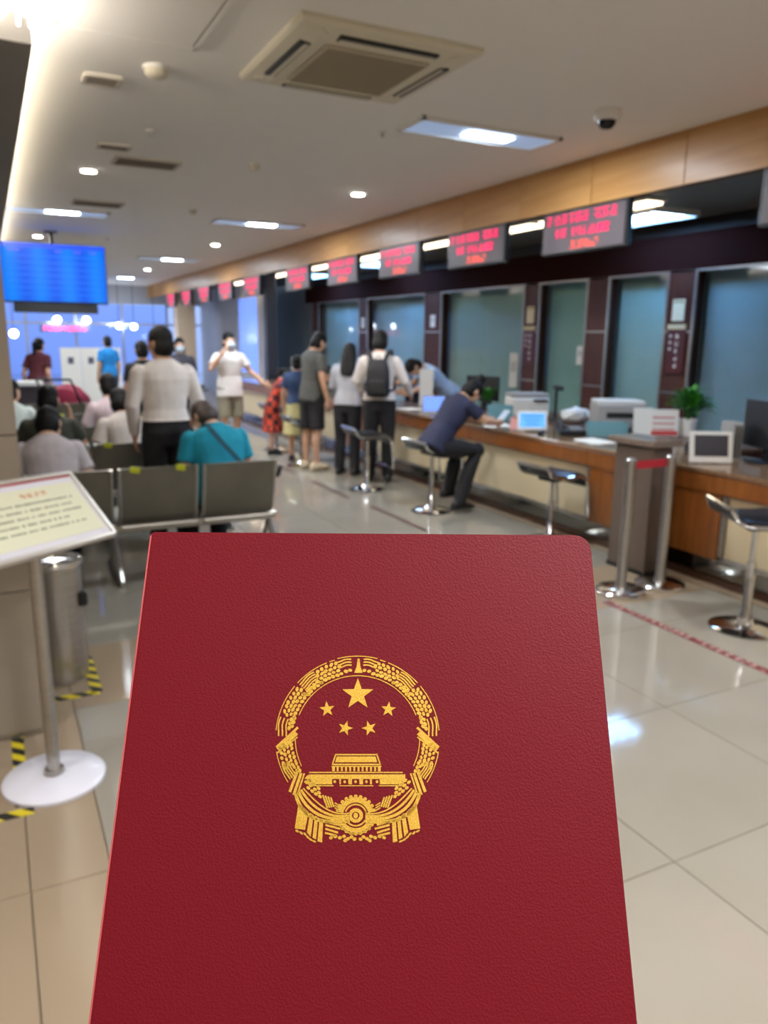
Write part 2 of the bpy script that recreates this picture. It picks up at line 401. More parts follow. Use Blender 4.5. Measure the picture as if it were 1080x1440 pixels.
# staff strip lamps and grille lamps
SG = M('strip_glow', emit=(255, 232, 198), es=2.2)
for k in range(8):
    t = thing('strip_lamp', '%s warm white strip lamp of the row behind the LED signs' % ('nearest', 'second', 'third', 'fourth', 'fifth', 'sixth', 'seventh', 'farthest')[k], 'light', (5.6, 6.4+1.75*k, 2.9), 0, 'warm strip lamps over the service counter')
    obj('housing', B((0, 0, -.015), (.24, 1.66, .03)), WHITE, t); obj('diffuser', B((0, 0, -.04), (.2, 1.6, .03), bev=.012, seg=2), SG, t)
GT = M('grille_tube', emit=(140, 195, 255), es=22)
GLAB = ['blue-white grille lamp in the staff ceiling right of the large LED sign'] + ['blue-white grille lamp in the staff ceiling, %s' % q for q in ('out of view behind', 'seen between the third and fourth LED signs', 'farthest of the row')]
for k, (x, y) in enumerate(STAFF):
    t = thing('grille_lamp', GLAB[k], 'light', (x, y, 2.899), 0, 'grille lamps over the staff area')
    obj('tray', B((0, 0, -.006), (.6, 1.2, .010)), M('lamp_tray', (200, 222, 245), .3), t)
    for q in (-.18, 0, .18): obj('lamp_tube', tube(bm_(), [(q, -.55, -.03), (q, .55, -.03)], .02, 8), GT, t)
    fr = bm_()
    for sx, sy, cx, cy in ((.62, .02, 0, .6), (.62, .02, 0, -.6), (.02, 1.2, .3, 0), (.02, 1.2, -.3, 0)): box(fr, (cx, cy, -.03), (sx, sy, .06))
    for q in range(7): box(fr, (0, -.45+.15*q, -.052), (.58, .006, .014))
    obj('grille', fr, WHITE, t)

# ------------------------------------------------------------------ LED signs below the fascia
LEDR = M('led_red', emit=(255, 14, 96), es=.8); LEDO = M('led_orange', emit=(255, 84, 70), es=.75)
LEDF = M('led_face', (80, 72, 76), .4); 
def glyph(bm, y0, z0, sy, sz, r):
    n = 6
    for i in range(n):
        for j in range(n):
            if r.random() < (.62 if j in (0, 3, 5) or i in (2, 3) else .25):
                box(bm, (0, y0-(i+.5)*sy*.86/n, z0-(j+.5)*sz*.86/n), (.004, sy/n*.86, sz/n*.8))
def led_mesh():
    r = random.Random(3); red = bm_(); org = bm_()
    # local: sign centred at (0,0), y grows away from the camera = left in view
    for (y, s) in ((.385, .07), (.28, .08), (.195, .08), (.11, .045), (.03, .08), (-.05, .08), (-.19, .085), (-.28, .085), (-.365, .08)):
        glyph(red, y+s/2+.01, .135, s, .085, r)
    for (y, s) in ((.29, .05), (.21, .09), (.10, .03), (.055, .03), (.01, .03), (-.035, .03), (-.12, .085), (-.205, .085), (-.285, .07)):
        glyph(red, y+s/2, .025, s, .08, r)
    for q in range(4): glyph(org, .13-.085*q, -.075, .082, .075, r)
    return red, org
SY = [2.93, 5.04, 6.575, 8.155, 9.77, 11.45, 13.77, 15.5, 17.2, 18.9, 20.6]
slab = ['nearest red LED sign cut off by the right edge of the view', 'large red LED text sign at upper right over the podium', 'second visible LED sign, above the mahogany pillar with a calendar',
 'third LED sign from the right along the wood fascia', 'fourth LED sign from the right along the wood fascia', 'fifth LED sign from the right along the wood fascia', 'sixth LED sign from the right, after a wider gap',
 'seventh LED sign, above the white masked man', 'eighth LED sign, small and far', 'ninth LED sign, near the far column', 'farthest red LED sign at the end of the fascia']
sg = None
for k, y in enumerate(SY):
    if sg is None:
        sg = thing('led_sign', slab[k], 'sign', (4.29, y, 2.475), 0, 'red LED signs hung under the fascia')
        obj('case', B((.02, 0, 0), (.05, 1.0, .335), bev=.004), BLKM, sg)
        obj('display_face', B((-.008, 0, 0), (.006, .95, .305)), LEDF, sg)
        red, org = led_mesh()
        for bmx, mt, nm in ((red, LEDR, 'red_letters'), (org, LEDO, 'orange_letters')):
            o = obj(nm, bmx, mt, sg, kind='stuff'); o.location = (-.013, 0, 0)
        hb = bm_(); box(hb, (.03, .35, .185), (.02, .02, .06)); box(hb, (.03, -.35, .185), (.02, .02, .06)); obj('hanger', hb, STEEL, sg)
    else: dup(sg, (4.29, y, 2.475), label=slab[k])

# ------------------------------------------------------------------ counter
XC = 4.27
cn = thing('service_counter', 'long wooden service counter with brown stone top, cream panels and steel kick plate', 'counter', (XC, 9, 0))
Y0, Y1 = .2, 15.2
obj('countertop', B((.36, (Y0+Y1)/2-9, .765), (.76, Y1-Y0, .03), bev=.006, seg=2), GRANITE, cn)
obj('wood_edge', B((.02, (Y0+Y1)/2-9, .685), (.06, Y1-Y0, .13), bev=.008, seg=2), WOODC, cn)
obj('carcass', B((.36, (Y0+Y1)/2-9, .38), (.6, Y1-Y0-.02, .73)), WOODC, cn)
segs = [(.2, 1.5, 0), (1.5, 3.46, 1), (3.46, 4.75, 0), (4.75, 6.72, 1), (6.72, 8.7, 1), (8.7, 9.9, 0), (9.9, 11.9, 1), (11.9, 13.0, 0), (13.0, 15.0, 1)]
for a, c, cream in segs:
    m = (a+c)/2-9
    if cream:
        p = obj('cream_panel', B((.045, m, .40), (.02, c-a-.08, .42), bev=.004), CREAM, cn)
        fr = bm_()
        for sy, sz, yy, zz in ((c-a, .035, m, .625), (c-a, .03, m, .18), (.035, .46, a-9+.02, .40), (.035, .46, c-9-.02, .40)): box(fr, (.035, yy, zz), (.03, sy, sz))
        obj('steel_frame', fr, STEEL, p)
    else: obj('wood_panel', B((.03, m, .40), (.05, c-a-.01, .46), bev=.004), WOODC, cn)
obj('kick_plate', B((.045, (Y0+Y1)/2-9, .11), (.02, Y1-Y0, .11)), KICK, cn)
obj('base_rail', B((.03, (Y0+Y1)/2-9, .022), (.05, Y1-Y0, .044)), M('base_brown', (60, 38, 26), .3), cn)

# podium
pd = thing('podium', 'grey-brown square podium with a flat top standing against the counter', 'podium', (4.06, 3.97, 0))
PODM = M('podium_laminate', (98, 84, 74), .4, noise_=(3, (88, 75, 66), (1, 1, .3)))
obj('body', B((0, 0, .455), (.18, .36, .89), bev=.004), PODM, pd)
obj('top', B((-.0, 0, .935), (.27, .44, .045), bev=.006, seg=2), M('podium_top', (120, 104, 92), .15), pd)
obj('plinth', B((0, 0, .015), (.19, .37, .03)), BLACK, pd)

# stanchions with a short red belt
def stanchion(x, y, lab, h=.89):
    t = thing('belt_stanchion', lab, 'stanchion', (x, y, 0), 0, 'belt stanchions by the podium')
    obj('base', lathe(bm_(), [(0, 0), (.165, 0), (.165, .018), (.15, .03), (.04, .04), (.0, .04)], n=40), CHROME, t, True)
    obj('post', lathe(bm_(), [(.0, .035), (.038, .035), (.036, .06), (.032, .07), (.032, h-.1), (0, h-.1)], n=24), STEEL, t, True)
    obj('belt_head', lathe(bm_(), [(0, h-.1), (.034, h-.1), (.034, h-.008), (.026, h), (0, h)], n=24), STEEL, t, True)
    return t
stanchion(3.58, 3.60, 'left chrome belt stanchion in front of the podium')
s2 = stanchion(3.93, 3.60, 'right chrome belt stanchion touching the podium corner')
bl = obj('belt', B((3.755, 3.60, .845), (.275, .004, .05)), M('red_belt', (168, 30, 44), .6)); tag(bl, 'short dark red belt stretched between the two chrome stanchions', 'belt')

# floor line: brown-red tape dashes
TAPE = M('brown_tape', (74, 44, 38), .5); TAPER = M('red_tape', (112, 40, 40), .45)
def tape(x, y0, y1, m, lab, wd=.05):
    o = obj('floor_line', B((x, (y0+y1)/2, .0012), (wd, y1-y0, .002)), m, loc=(0, 0, 0)); tag(o, lab, 'floor marking'); return o
ft = tape(3.36, 2.0, 3.50, TAPER, 'dark red floor line with white lettering by the stanchions')
lt = bm_(); rr = random.Random(5)
for k in range(26):
    y = 2.08+k*.053
    for q in range(3):
        if rr.random() < .8: box(lt, (3.36-.014+.014*q, y+rr.uniform(0, .02), .0026), (.008, .022, .0006))
obj('lettering', lt, M('faded_letters', (206, 176, 168), .6), ft)
tape(3.23, 5.55, 6.62, TAPE, 'dark floor line in front of the woman on the stool')
tape(3.19, 7.1, 8.1, TAPE, 'dark floor line in front of the three people at the counter')
tape(3.19, 8.7, 9.6, TAPE, 'dark floor line behind the standing man in shorts')

# hazard tape strips
HAZ = bpy.data.materials.new('hazard_tape'); HAZ.use_nodes = True; nt = HAZ.node_tree
tc = nt.nodes.new('ShaderNodeTexCoord'); sp = nt.nodes.new('ShaderNodeSeparateXYZ'); ad = nt.nodes.new('ShaderNodeMath'); ad.operation = 'ADD'
mu = nt.nodes.new('ShaderNodeMath'); mu.operation = 'MULTIPLY'; mu.inputs[1].default_value = 10; fr_ = nt.nodes.new('ShaderNodeMath'); fr_.operation = 'FRACT'
gt = nt.nodes.new('ShaderNodeMath'); gt.operation = 'GREATER_THAN'; gt.inputs[1].default_value = .5
mx = nt.nodes.new('ShaderNodeMix'); mx.data_type = 'RGBA'; mx.inputs[6].default_value = (*lin((206, 186, 30)), 1); mx.inputs[7].default_value = (*lin((26, 24, 22)), 1)
nt.links.new(tc.outputs['Object'], sp.inputs[0]); nt.links.new(sp.outputs[0], ad.inputs[0]); nt.links.new(sp.outputs[1], ad.inputs[1])
nt.links.new(ad.outputs[0], mu.inputs[0]); nt.links.new(mu.outputs[0], fr_.inputs[0]); nt.links.new(fr_.outputs[0], gt.inputs[0])
nt.links.new(gt.outputs[0], mx.inputs[0]); nt.links.new(mx.outputs[2], nt.nodes['Principled BSDF'].inputs['Base Color'])
for c, s, lab in (((.31, 3.75, .001), (.05, .44, .002), 'yellow and black hazard tape running along the right of the bin'),
                  ((.17, 3.53, .001), (.30, .045, .002), 'yellow and black hazard tape in front of the steel bin'),
                  ((-.035, 2.97, .001), (.045, .52, .002), 'yellow and black hazard tape behind the white stand base'),
                  ((-.16, 2.665, .001), (.32, .045, .002), 'yellow and black hazard tape at the left edge before the stand base')):
    tag(obj('hazard_tape', B(c, s), HAZ), lab, 'floor marking')

# ------------------------------------------------------------------ stools
def stool(x, y, rz, h, lab, footloop=True):
    t = thing('bar_stool', lab, 'stool', (x, y, 0), rz, 'gas-lift stools along the counter')
    obj('base', lathe(bm_(), [(0, 0), (.195, 0), (.195, .008), (.17, .018), (.06, .034), (.042, .06), (0, .06)], n=44), CHROME, t, True)
    obj('lower_column', lathe(bm_(), [(0, .05), (.034, .05), (.034, .085), (.026, .095), (.026, h*.62), (.0, h*.62)], n=20), CHROME, t, True)
    obj('gas_lift', lathe(bm_(), [(0, h*.6), (.017, h*.6), (.017, h-.05), (0, h-.05)], n=16), CHROME, t, True)
    # seat pad: bent slab following the side profile
    prof = [(-.205, .065), (-.185, .03), (-.14, .005), (-.06, -.006), (.04, -.004), (.12, .002), (.165, -.012), (.195, -.045), (.207, -.085)]
    def slab(wd, off, th, pr):
        b = bm_(); rings = []
        for i, (yy, zz) in enumerate(pr):
            q = pr[min(i+1, len(pr)-1)]; p = pr[max(i-1, 0)]; d = Vector((0, q[0]-p[0], q[1]-p[1])).normalized(); n = Vector((0, -d.z, d.y))
            c = Vector((0, yy, h+zz))+n*off
            rings.append([c+Vector((-wd, 0, 0))-n*th*.6, c+Vector((-wd+.01, 0, 0))-n*th, c+Vector((wd-.01, 0, 0))-n*th, c+Vector((wd, 0, 0))-n*th*.6, c+Vector((wd, 0, 0))+n*th*.6, c+Vector((wd-.012, 0, 0))+n*th, c+Vector((-wd+.012, 0, 0))+n*th, c+Vector((-wd, 0, 0))+n*th*.6])
        return ring_loft(b, rings)
    obj('seat', slab(.18, .008, .022, prof), LEATH, t, True)
    full = [(-.215, .085)]+prof[0:7]+[(.20, -.045), (.215, -.10), (.235, -.32), (.232, -.345)]
    fr = bm_()
    pts = [Vector((-.185, yy, h+zz)) for yy, zz in full]+[Vector((.185, yy, h+zz)) for yy, zz in reversed(full)]
    tube(fr, pts, .014, 8, closed=True); obj('frame_loop', fr, CHROME, t, True)
    obj('mount_plate', B((0, 0, h-.035), (.18, .16, .03), bev=.006), BLKM, t)
    obj('lever', tube(bm_(), [(0, 0, h-.04), (-.1, .02, h-.05), (-.2, .03, h-.045)], .006, 6), CHROME, t, True)
    return t
stool(3.77, 2.80, -PI/2-.5, .65, 'black padded chrome stool at the right edge of the view')
stool(3.98, 4.84, -PI/2+.05, .56, 'empty low stool before the cream panel, left of the podium')
stool(3.66, 6.22, -PI/2+.1, .60, 'chrome stool the woman in navy is sitting on')
stool(3.55, 7.42, -PI/2-.05, .60, 'empty chrome stool behind the man with the black backpack')
stool(3.47, 9.2, -PI/2, .56, 'chrome stool beside the man in black shorts')
stool(3.66, 10.7, -PI/2, .58, 'far chrome stool the child in plaid leans on')

# ------------------------------------------------------------------ waiting chair rows
YT = M('yellow_tape', (196, 204, 40), .6)
def bench(x0, y, n, lab, tapes=()):
    """row of n steel seats facing +y (away from the camera), x0 = right end"""
    pitch = .545
    t = thing('waiting_bench', lab, 'bench', (x0, y, 0), 0, 'steel waiting benches facing the screen')
    L = n*pitch
    obj('beam', B((-L/2, .2, .34), (L+.1, .05, .06), bev=.006), RAIL, t)
    for k in range(n):
        cx = -pitch*(k+.5)
        pr = [(-.035, .78), (-.03, .76), (.0, .62), (.045, .45), (.08, .405), (.13, .385), (.3, .40), (.47, .425), (.52, .41), (.535, .38)]
        b = bm_(); rings = []
        for i, (yy, zz) in enumerate(pr):
            q = pr[min(i+1, len(pr)-1)]; p = pr[max(i-1, 0)]; d = Vector((0, q[0]-p[0], q[1]-p[1])).normalized(); nn = Vector((0, -d.z, d.y))*.006
            c = Vector((cx, yy, zz)); w_ = .242
            rings.append([c+Vector((-w_, 0, 0))-nn, c+Vector((w_, 0, 0))-nn, c+Vector((w_, 0, 0))+nn, c+Vector((-w_, 0, 0))+nn])
        ring_loft(b, rings); sh = obj('seat_shell', b, DSTEEL, t, True)
        for s in (-1, 1): obj('side_rail', tube(bm_(), [(cx+s*.247, yy, zz) for yy, zz in pr], .013, 8), RAIL, sh, True)
        obj('bottom_bar', tube(bm_(), [(cx-.245, .02, .385), (cx+.245, .02, .385)], .016, 8), RAIL, sh, True)
        if k in tapes:
            for s in (-.15, .14):
                tb = bm_(); box(tb, (cx+s, -.038, .77), (.06, .02, .035), rot=(.1, .2, 0)); obj('tape_mark', tb, YT, sh)
    for k in sorted({0, n//2, n}):
        cx = -pitch*k
        lg = bm_(); tube(lg, [(cx, -.02, .02), (cx, .1, .13), (cx, .2, .33)], .02, 8); tube(lg, [(cx, .5, .02), (cx, .34, .13), (cx, .2, .33)], .02, 8); tube(lg, [(cx, -.06, .018), (cx, .56, .018)], .018, 8)
        obj('leg', lg, RAIL, t, True)
    for k in (0, n):
        cx = -pitch*k+(.03 if k == 0 else -.03)
        ar = bm_(); tube(ar, [(cx, .02, .72), (cx, .06, .66), (cx, .2, .62), (cx, .4, .60), (cx, .43, .56), (cx, .4, .45), (cx, .3, .38)], .017, 8)
        obj('armrest', ar, BLKM, t, True)
    return t
bench(1.74, 5.1, 4, 'nearest row of grey steel waiting chairs, behind the red booklet', (1,))
bench(1.74, 6.35, 4, 'second row of grey steel waiting chairs, in front of the white-shirted man', (1, 2))
bench(1.6, 7.6, 4, 'third row of steel waiting chairs from the front', (1, 2))
bench(1.6, 8.9, 4, 'fourth row of steel waiting chairs from the front', (1,))
bench(1.6, 10.3, 4, 'far row of steel waiting chairs beyond the seated women')

# ------------------------------------------------------------------ notice stand, bin
ns = thing('notice_stand', 'silver pole stand with a tilted framed yellow notice and round white base', 'notice stand', (.08, 2.84, 0))
obj('base', lathe(bm_(), [(0, 0), (.178, 0), (.18, .012), (.17, .022), (.05, .03), (0, .03)], n=48), WHITEM, ns, True)
obj('base_collar', lathe(bm_(), [(0, .025), (.038, .025), (.034, .05), (.0, .05)], n=24), STEEL, ns, True)
obj('post', lathe(bm_(), [(0, .04), (.0235, .04), (.0235, 1.0), (0, 1.0)], n=20), STEEL, ns, True)
by, bt = .742, .814
u = Vector((math.cos(by), math.sin(by), -.043)).normalized(); wv = Vector((-math.sin(by), math.cos(by), 0)); up = u.cross(wv).normalized(); v = (wv*math.cos(bt)+up*math.sin(bt)).normalized(); nn = u.cross(v).normalized()
BR = CAM+(Vector((.555, 4.391, .528))-CAM)*.655
BW, BH = .56, .30
BC = BR-u*BW/2+v*BH/2
FM = Matrix(((u.x, v.x, nn.x, BC.x-.08), (u.y, v.y, nn.y, BC.y-2.84), (u.z, v.z, nn.z, BC.z), (0, 0, 0, 1)))
def onboard(bm): bmesh.ops.transform(bm, matrix=FM, verts=bm.verts[:]); return bm
bd = obj('board', onboard(B((0, 0, -.012), (BW, BH, .016), bev=.003)), M('board_back', (190, 186, 180), .5), ns)
fr = bm_()
for sx, sy, cx, cy in ((BW, .016, 0, BH/2-.008), (BW, .016, 0, -BH/2+.008), (.016, BH, BW/2-.008, 0), (.016, BH, -BW/2+.008, 0)): box(fr, (cx, cy, 0), (sx, sy, .012), bev=.002)
obj('frame', onboard(fr), M('board_frame', (206, 200, 190), .3, .4), bd)
obj('sheet', onboard(B((0, 0, -.002), (BW-.03, BH-.03, .002))), M('sheet_white', (222, 220, 226), .6), bd)
obj('sheet_border', onboard(B((0, BH/2-.019, -.0005), (BW-.036, .006, .001))), M('sheet_red', (186, 40, 50), .6), bd)
obj('notice', onboard(B((0, -.002, -.0004), (BW-.06, BH-.085, .001))), M('notice_yellow', (226, 226, 196), .6), bd)
tx = bm_(); rr = random.Random(11)
for row in range(5):
    x = -.2 if row else -.17; y = .045-.026*row; e = (.2, .19, .21, .13, .20)[row]
    while x < e:
        box(tx, (x, y, .0006), (.010, .009*rr.uniform(.5, 1), .0006)); x += rr.choice((.013, .013, .013, .024))
obj('text_lines', onboard(tx), M('print_grey', (150, 152, 128), .7), bd)
tx = bm_()
for k in range(4): glyphs = [box(tx, (.005+k*.03+(i-1)*.007, .078+(j-1)*.006, .0006), (.005, .004, .0006)) for i in range(3) for j in range(3) if (i+j+k) % 4]
obj('title', onboard(tx), M('print_orange', (214, 120, 70), .7), bd)
bm = bm_(); box(bm, (0, 0, -.026), (.1, .08, .012)); obj('bracket', onboard(bm), STEEL, ns)
for cc in bd.children: pass
bn = thing('steel_bin', 'tall round stainless steel bin beside the stone column', 'bin', (.185, 3.78, 0))
obj('body', lathe(bm_(), [(0, 0), (.115, 0), (.118, .01), (.118, .56), (.112, .565), (0, .565)], n=36), STEEL, bn, True)
obj('ash_tray', lathe(bm_(), [(.0, .56), (.12, .56), (.128, .575), (.128, .59), (.112, .596), (.1, .578), (0, .572)], n=36), CHROME, bn, True)
obj('opening', B((.105, -.02, .40), (.04, .12, .07), rot=(0, 0, .1), bev=.008), BLACK, bn)

# ------------------------------------------------------------------ hanging screen
SCR = bpy.data.materials.new('blue_screen'); SCR.use_nodes = True; nt = SCR.node_tree; pb = nt.nodes['Principled BSDF']
tc = nt.nodes.new('ShaderNodeTexCoord'); wv_ = nt.nodes.new('ShaderNodeTexWave'); wv_.wave_type = 'BANDS'; wv_.bands_direction = 'X'; wv_.inputs['Scale'].default_value = .85
rp = nt.nodes.new('ShaderNodeValToRGB'); rp.color_ramp.elements[0].color = (*lin((8, 92, 240)), 1); rp.color_ramp.elements[1].color = (*lin((0, 132, 255)), 1)
nt.links.new(tc.outputs['Object'], wv_.inputs[0]); nt.links.new(wv_.outputs[0], rp.inputs[0]); nt.links.new(rp.outputs[0], pb.inputs['Emission Color']); pb.inputs['Emission Strength'].default_value = .42; pb.inputs['Specular IOR Level'].default_value = .15; pb.inputs['Base Color'].default_value = (0, 0, 0, 1)
YTV = 12.1
def tvp(x, z): return x, z
tv = thing('hanging_screen', 'large blue display screen hanging from the ceiling by a pole', 'screen', (.92, YTV, 0))
obj('case', B((0, .03, 2.43), (1.40, .07, .80), bev=.01), BLKM, tv)
sn = obj('screen', B((0, -.01, 2.44), (1.37, .012, .77)), SCR, tv)
rows = bm_(); 
for k in range(7): box(rows, (0, -.018, 2.66-.085*k), (1.2, .003, .006))
obj('table_lines', rows, M('screen_line', emit=(4, 112, 250), es=.55), sn)
obj('screen_border', B((0, -.0175, 2.79), (1.37, .003, .05)), M('screen_violet', emit=(30, 70, 235), es=.6), sn)
hd = bm_(); rr = random.Random(2)
for x in (-.55, -.5, -.45, .05, .1, .3, .35, .5, .55): box(hd, (x, -.019, 2.73), (.035, .003, .025))
obj('heading_letters', hd, M('screen_heading', emit=(90, 80, 230), es=.6), sn)
obj('pole', lathe(bm_(), [(0, 2.8), (.025, 2.8), (.025, 2.99), (.0, 2.99)], (0, .05, 0), 14), BLKM, tv, True)
obj('ceiling_plate', B((0, .05, 2.985), (.16, .16, .02)), BLKM, tv)
obj('ticker_box', B((0, .03, 1.965), (1.1, .09, .13), bev=.006), BLACK, tv)

# ------------------------------------------------------------------ far end things
rt = thing('led_ticker', 'glowing red LED text board before the far blue windows', 'sign', (1.95, 23.4, 1.75))
obj('case', B((0, .03, 0), (1.3, .05, .2)), M('ticker_case', (120, 130, 190), .5), rt)
tx = bm_(); rr = random.Random(9)
for k in range(9): glyph(tx, 0, 0, .1, .12, rr) if False else [box(tx, (-.5+.125*k+(i-1)*.03, 0, (j-1)*.04), (.02, .01, .025)) for i in range(3) for j in range(3) if rr.random() < .8]
obj('red_letters', tx, M('ticker_red', emit=(255, 60, 110), es=3), rt)
hang = bm_(); box(hang, (-.5, .03, .65), (.02, .02, 1.15)); box(hang, (.5, .03, .65), (.02, .02, 1.15)); obj('hanger', hang, STEEL, rt)
GB = M('globe_glow', emit=(225, 238, 255), es=14)
for k, (x, z, s, lab) in enumerate([(1.75, 1.98, .09, 'left bright white lamp above the red text board'), (2.5, 1.98, .09, 'right bright white lamp above the red text board'), (3.35, 1.85, .08, 'bright lamp right of the red text board'),
                            (3.75, 1.83, .08, 'bright lamp nearest the beige column'), (.65, 1.6, .1, 'bright lamp at the far left behind the column'), (4.3, 1.55, .07, 'low bright lamp left of the beige column')]):
    t = thing('pendant_lamp', lab, 'light', (x, 23.2, z)); obj('globe', ball(bm_(), (0, 0, 0), s, sub=3), GB, t, True); obj('cord', tube(bm_(), [(0, 0, s), (0, 0, 3-z)], .008, 6), BLACK, t)
pw = thing('white_partition', 'white free-standing notice partition below the red text board', 'partition', (2.0, 18.2, 0))
for k in range(3):
    p = obj('panel', B((-.42+.42*k, .04*(k % 2), .72), (.41, .03, 1.2), bev=.004, rot=(0, 0, .1*(-1)**k)), PAPER, pw)
    obj('lettering', B((-.42+.42*k, .04*(k % 2)-.019, 1.05), (.12, .004, .14)), M('print_dark', (90, 90, 110), .7), p)
for x in (-.6, .6): obj('leg', B((x, 0, .06), (.03, .3, .12)), STEEL, pw)
# counter desk on the left
rd = thing('reception_desk', 'dark reception desk with a white paper tray at the far left', 'desk', (.45, 12.6, 0))
obj('body', B((0, 0, .42), (.8, .6, .84)), M('desk_dark', (46, 38, 44), .5), rd); obj('top', B((0, 0, .86), (.86, .66, .04), bev=.005), M('desk_top', (60, 56, 66), .3), rd)
pt = obj('paper_stack', B((.5, 12.45, .91), (.34, .3, .06), bev=.004), PAPER); tag(pt, 'stack of white paper lying on the dark reception desk', 'paper')

# ------------------------------------------------------------------ the red booklet and its emblem
def c2w(x, y, d): return CAM+cr2*x+cu2*y+cf*d
TL = c2w(-.0922, -.0079, .304); TRC = c2w(.0810, -.0092, .304); BLC = c2w(-.0962, -.1619, .243)
bu = (TRC-TL).normalized(); bd_ = (BLC-TL); bv = -(bd_-bu*bd_.dot(bu)).normalized(); bn_ = bu.cross(bv).normalized()
BM = Matrix(((bu.x, bv.x, bn_.x, TL.x), (bu.y, bv.y, bn_.y, TL.y), (bu.z, bv.z, bn_.z, TL.z), (0, 0, 0, 1)))
bk = bpy.data.objects.new('booklet', None); COL.objects.link(bk); bk.matrix_world = BM
tag(bk, 'dark red leather-grain booklet with a gold national emblem, held up in front', 'booklet')
LE = M('red_leather', (99, 12, 23), .5, spec=.22, bump=None)
nt = LE.node_tree; pb = nt.nodes['Principled BSDF']; tc = nt.nodes.new('ShaderNodeTexCoord')
vo = nt.nodes.new('ShaderNodeTexVoronoi'); vo.inputs['Scale'].default_value = 1250; ns_ = nt.nodes.new('ShaderNodeTexNoise'); ns_.inputs['Scale'].default_value = 700; ns_.inputs['Detail'].default_value = 3
nt.links.new(tc.outputs['Object'], ns_.inputs[0]); mxv = nt.nodes.new('ShaderNodeMix'); mxv.data_type = 'VECTOR'; mxv.inputs[0].default_value = .0012
nt.links.new(tc.outputs['Object'], mxv.inputs[4]); nt.links.new(ns_.outputs['Color'], mxv.inputs[5]); nt.links.new(mxv.outputs[1], vo.inputs[0])
bp = nt.nodes.new('ShaderNodeBump'); bp.inputs['Strength'].default_value = .22; bp.inputs['Distance'].default_value = .00035
nt.links.new(vo.outputs['Distance'], bp.inputs['Height']); nt.links.new(bp.outputs[0], pb.inputs['Normal'])
BWD, BHT = .1735, .25
def rrect(x0, y0, x1, y1, rr_, rl):
    out = []
    for cx, cy, r, a in ((x1-rr_, y1-rr_, rr_, 0), (x0+rl, y1-rl, rl, 90), (x0+rl, y0+rl, rl, 180), (x1-rr_, y0+rr_, rr_, 270)):
        for k in range(7): t = math.radians(a+15*k); out.append((cx+r*math.cos(t), cy+r*math.sin(t)))
    return out
def cover(z0, z1):
    b = bm_(); prism(b, rrect(0, -BHT, BWD, 0, .0055, .0012), z0, z1)
    bmesh.ops.bevel(b, geom=[e for e in b.edges if abs(e.verts[0].co.z-e.verts[1].co.z) < 1e-9], offset=.0005, segments=2, affect='EDGES'); return b
cv = obj('front_cover', cover(-.0016, 0), LE, bk, True)
obj('back_cover', cover(-.0092, -.0076), LE, bk, True)
obj('spine', B((.0006, -BHT/2, -.0046), (.0014, BHT-.001, .0088), bev=.0004), M('spine_red', (150, 40, 48), .5), bk)
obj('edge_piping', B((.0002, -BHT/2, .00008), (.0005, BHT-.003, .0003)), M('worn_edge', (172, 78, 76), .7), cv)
b = bm_(); prism(b, rrect(.001, -BHT+.003, BWD-.003, -.003, .004, .0005), -.0074, -.0018); obj('pages', b, PAPER, bk)
GOLD = M('gold_foil', (232, 192, 84), .42, .5, noise_=(2600, (204, 152, 46), ONE), bump=(3000, .5, .0002))
def e2b(cx, cy):
    x, y = 370+cx*.25, 900+cy*.25
    d = cr2*((x-540)/FPX)-cu2*((y-720)/FPX)+cf
    t = (TL-CAM).dot(bn_)/d.dot(bn_); p = CAM+d*t-TL
    return p.dot(bu), p.dot(bv)
em = bpy.data.objects.new('emblem', None); COL.objects.link(em); em.parent = cv; em['label'] = ('gold foil emblem with wheat wreath, five stars, gate tower and cogwheel')
class Foil:
    def __init__(s): s.b = bm_()
    def poly(s, pts):
        q = [e2b(*p) for p in pts]
        prism(s.b, q, 0, .00012)
    def stroke(s, pts, w):
        n = len(pts); L = []; Rr = []
        for i in range(n):
            p = Vector(pts[min(i+1, n-1)])-Vector(pts[max(i-1, 0)]); p.normalize(); nn = Vector((-p.y, p.x))*w/2
            L.append(Vector(pts[i])+nn); Rr.append(Vector(pts[i])-nn)
        for i in range(n-1): s.poly([L[i], L[i+1], Rr[i+1], Rr[i]])
    def ell(s, cx, cy, a, b_, ang, n=8):
        s.poly([(cx+a*math.cos(t)*math.cos(ang)-b_*math.sin(t)*math.sin(ang), cy+a*math.cos(t)*math.sin(ang)+b_*math.sin(t)*math.cos(ang)) for t in [2*PI*k/n for k in range(n)]])
    def star(s, cx, cy, R_, rot=0):
        s.poly([(cx+(R_ if k % 2 == 0 else R_*.4)*math.sin(rot+k*PI/5), cy-(R_ if k % 2 == 0 else R_*.4)*math.cos(rot+k*PI/5)) for k in range(10)])
    def done(s, name, kind=None): return obj(name, s.b, GOLD, em, kind=kind)
EX, EY = 531, 556
for cx, cy, r_, ro in ((533, 306, 92, 0), (360, 389, 46, -.1), (705, 390, 44, .1), (462, 496, 44, .3), (597, 496, 44, -.3)):
    f = Foil(); f.star(cx, cy, r_, ro); f.done('star')
def pol(th, r): return (EX+r*math.sin(th), EY-r*math.cos(th))
D = math.radians
f = Foil()
for sg_ in (-1, 1):
    for a0, a1 in ((16, 20), (22, 47), (50, 84), (99, 122)):
        f.stroke([pol(sg_*D(a0+(a1-a0)*k/10), 461) for k in range(11)], 5)
f.stroke([pol(D(-14+28*k/10), 465) for k in range(11)], 5)
for a0, a1 in ((-68, 68),): f.stroke([pol(D(a0+(a1-a0)*k/40), 355) for k in range(41)], 5)
for sg_ in (-1, 1): f.stroke([pol(sg_*D(90+26*k/8), 350) for k in range(9)], 5)
f.done('rim_lines', 'stuff')
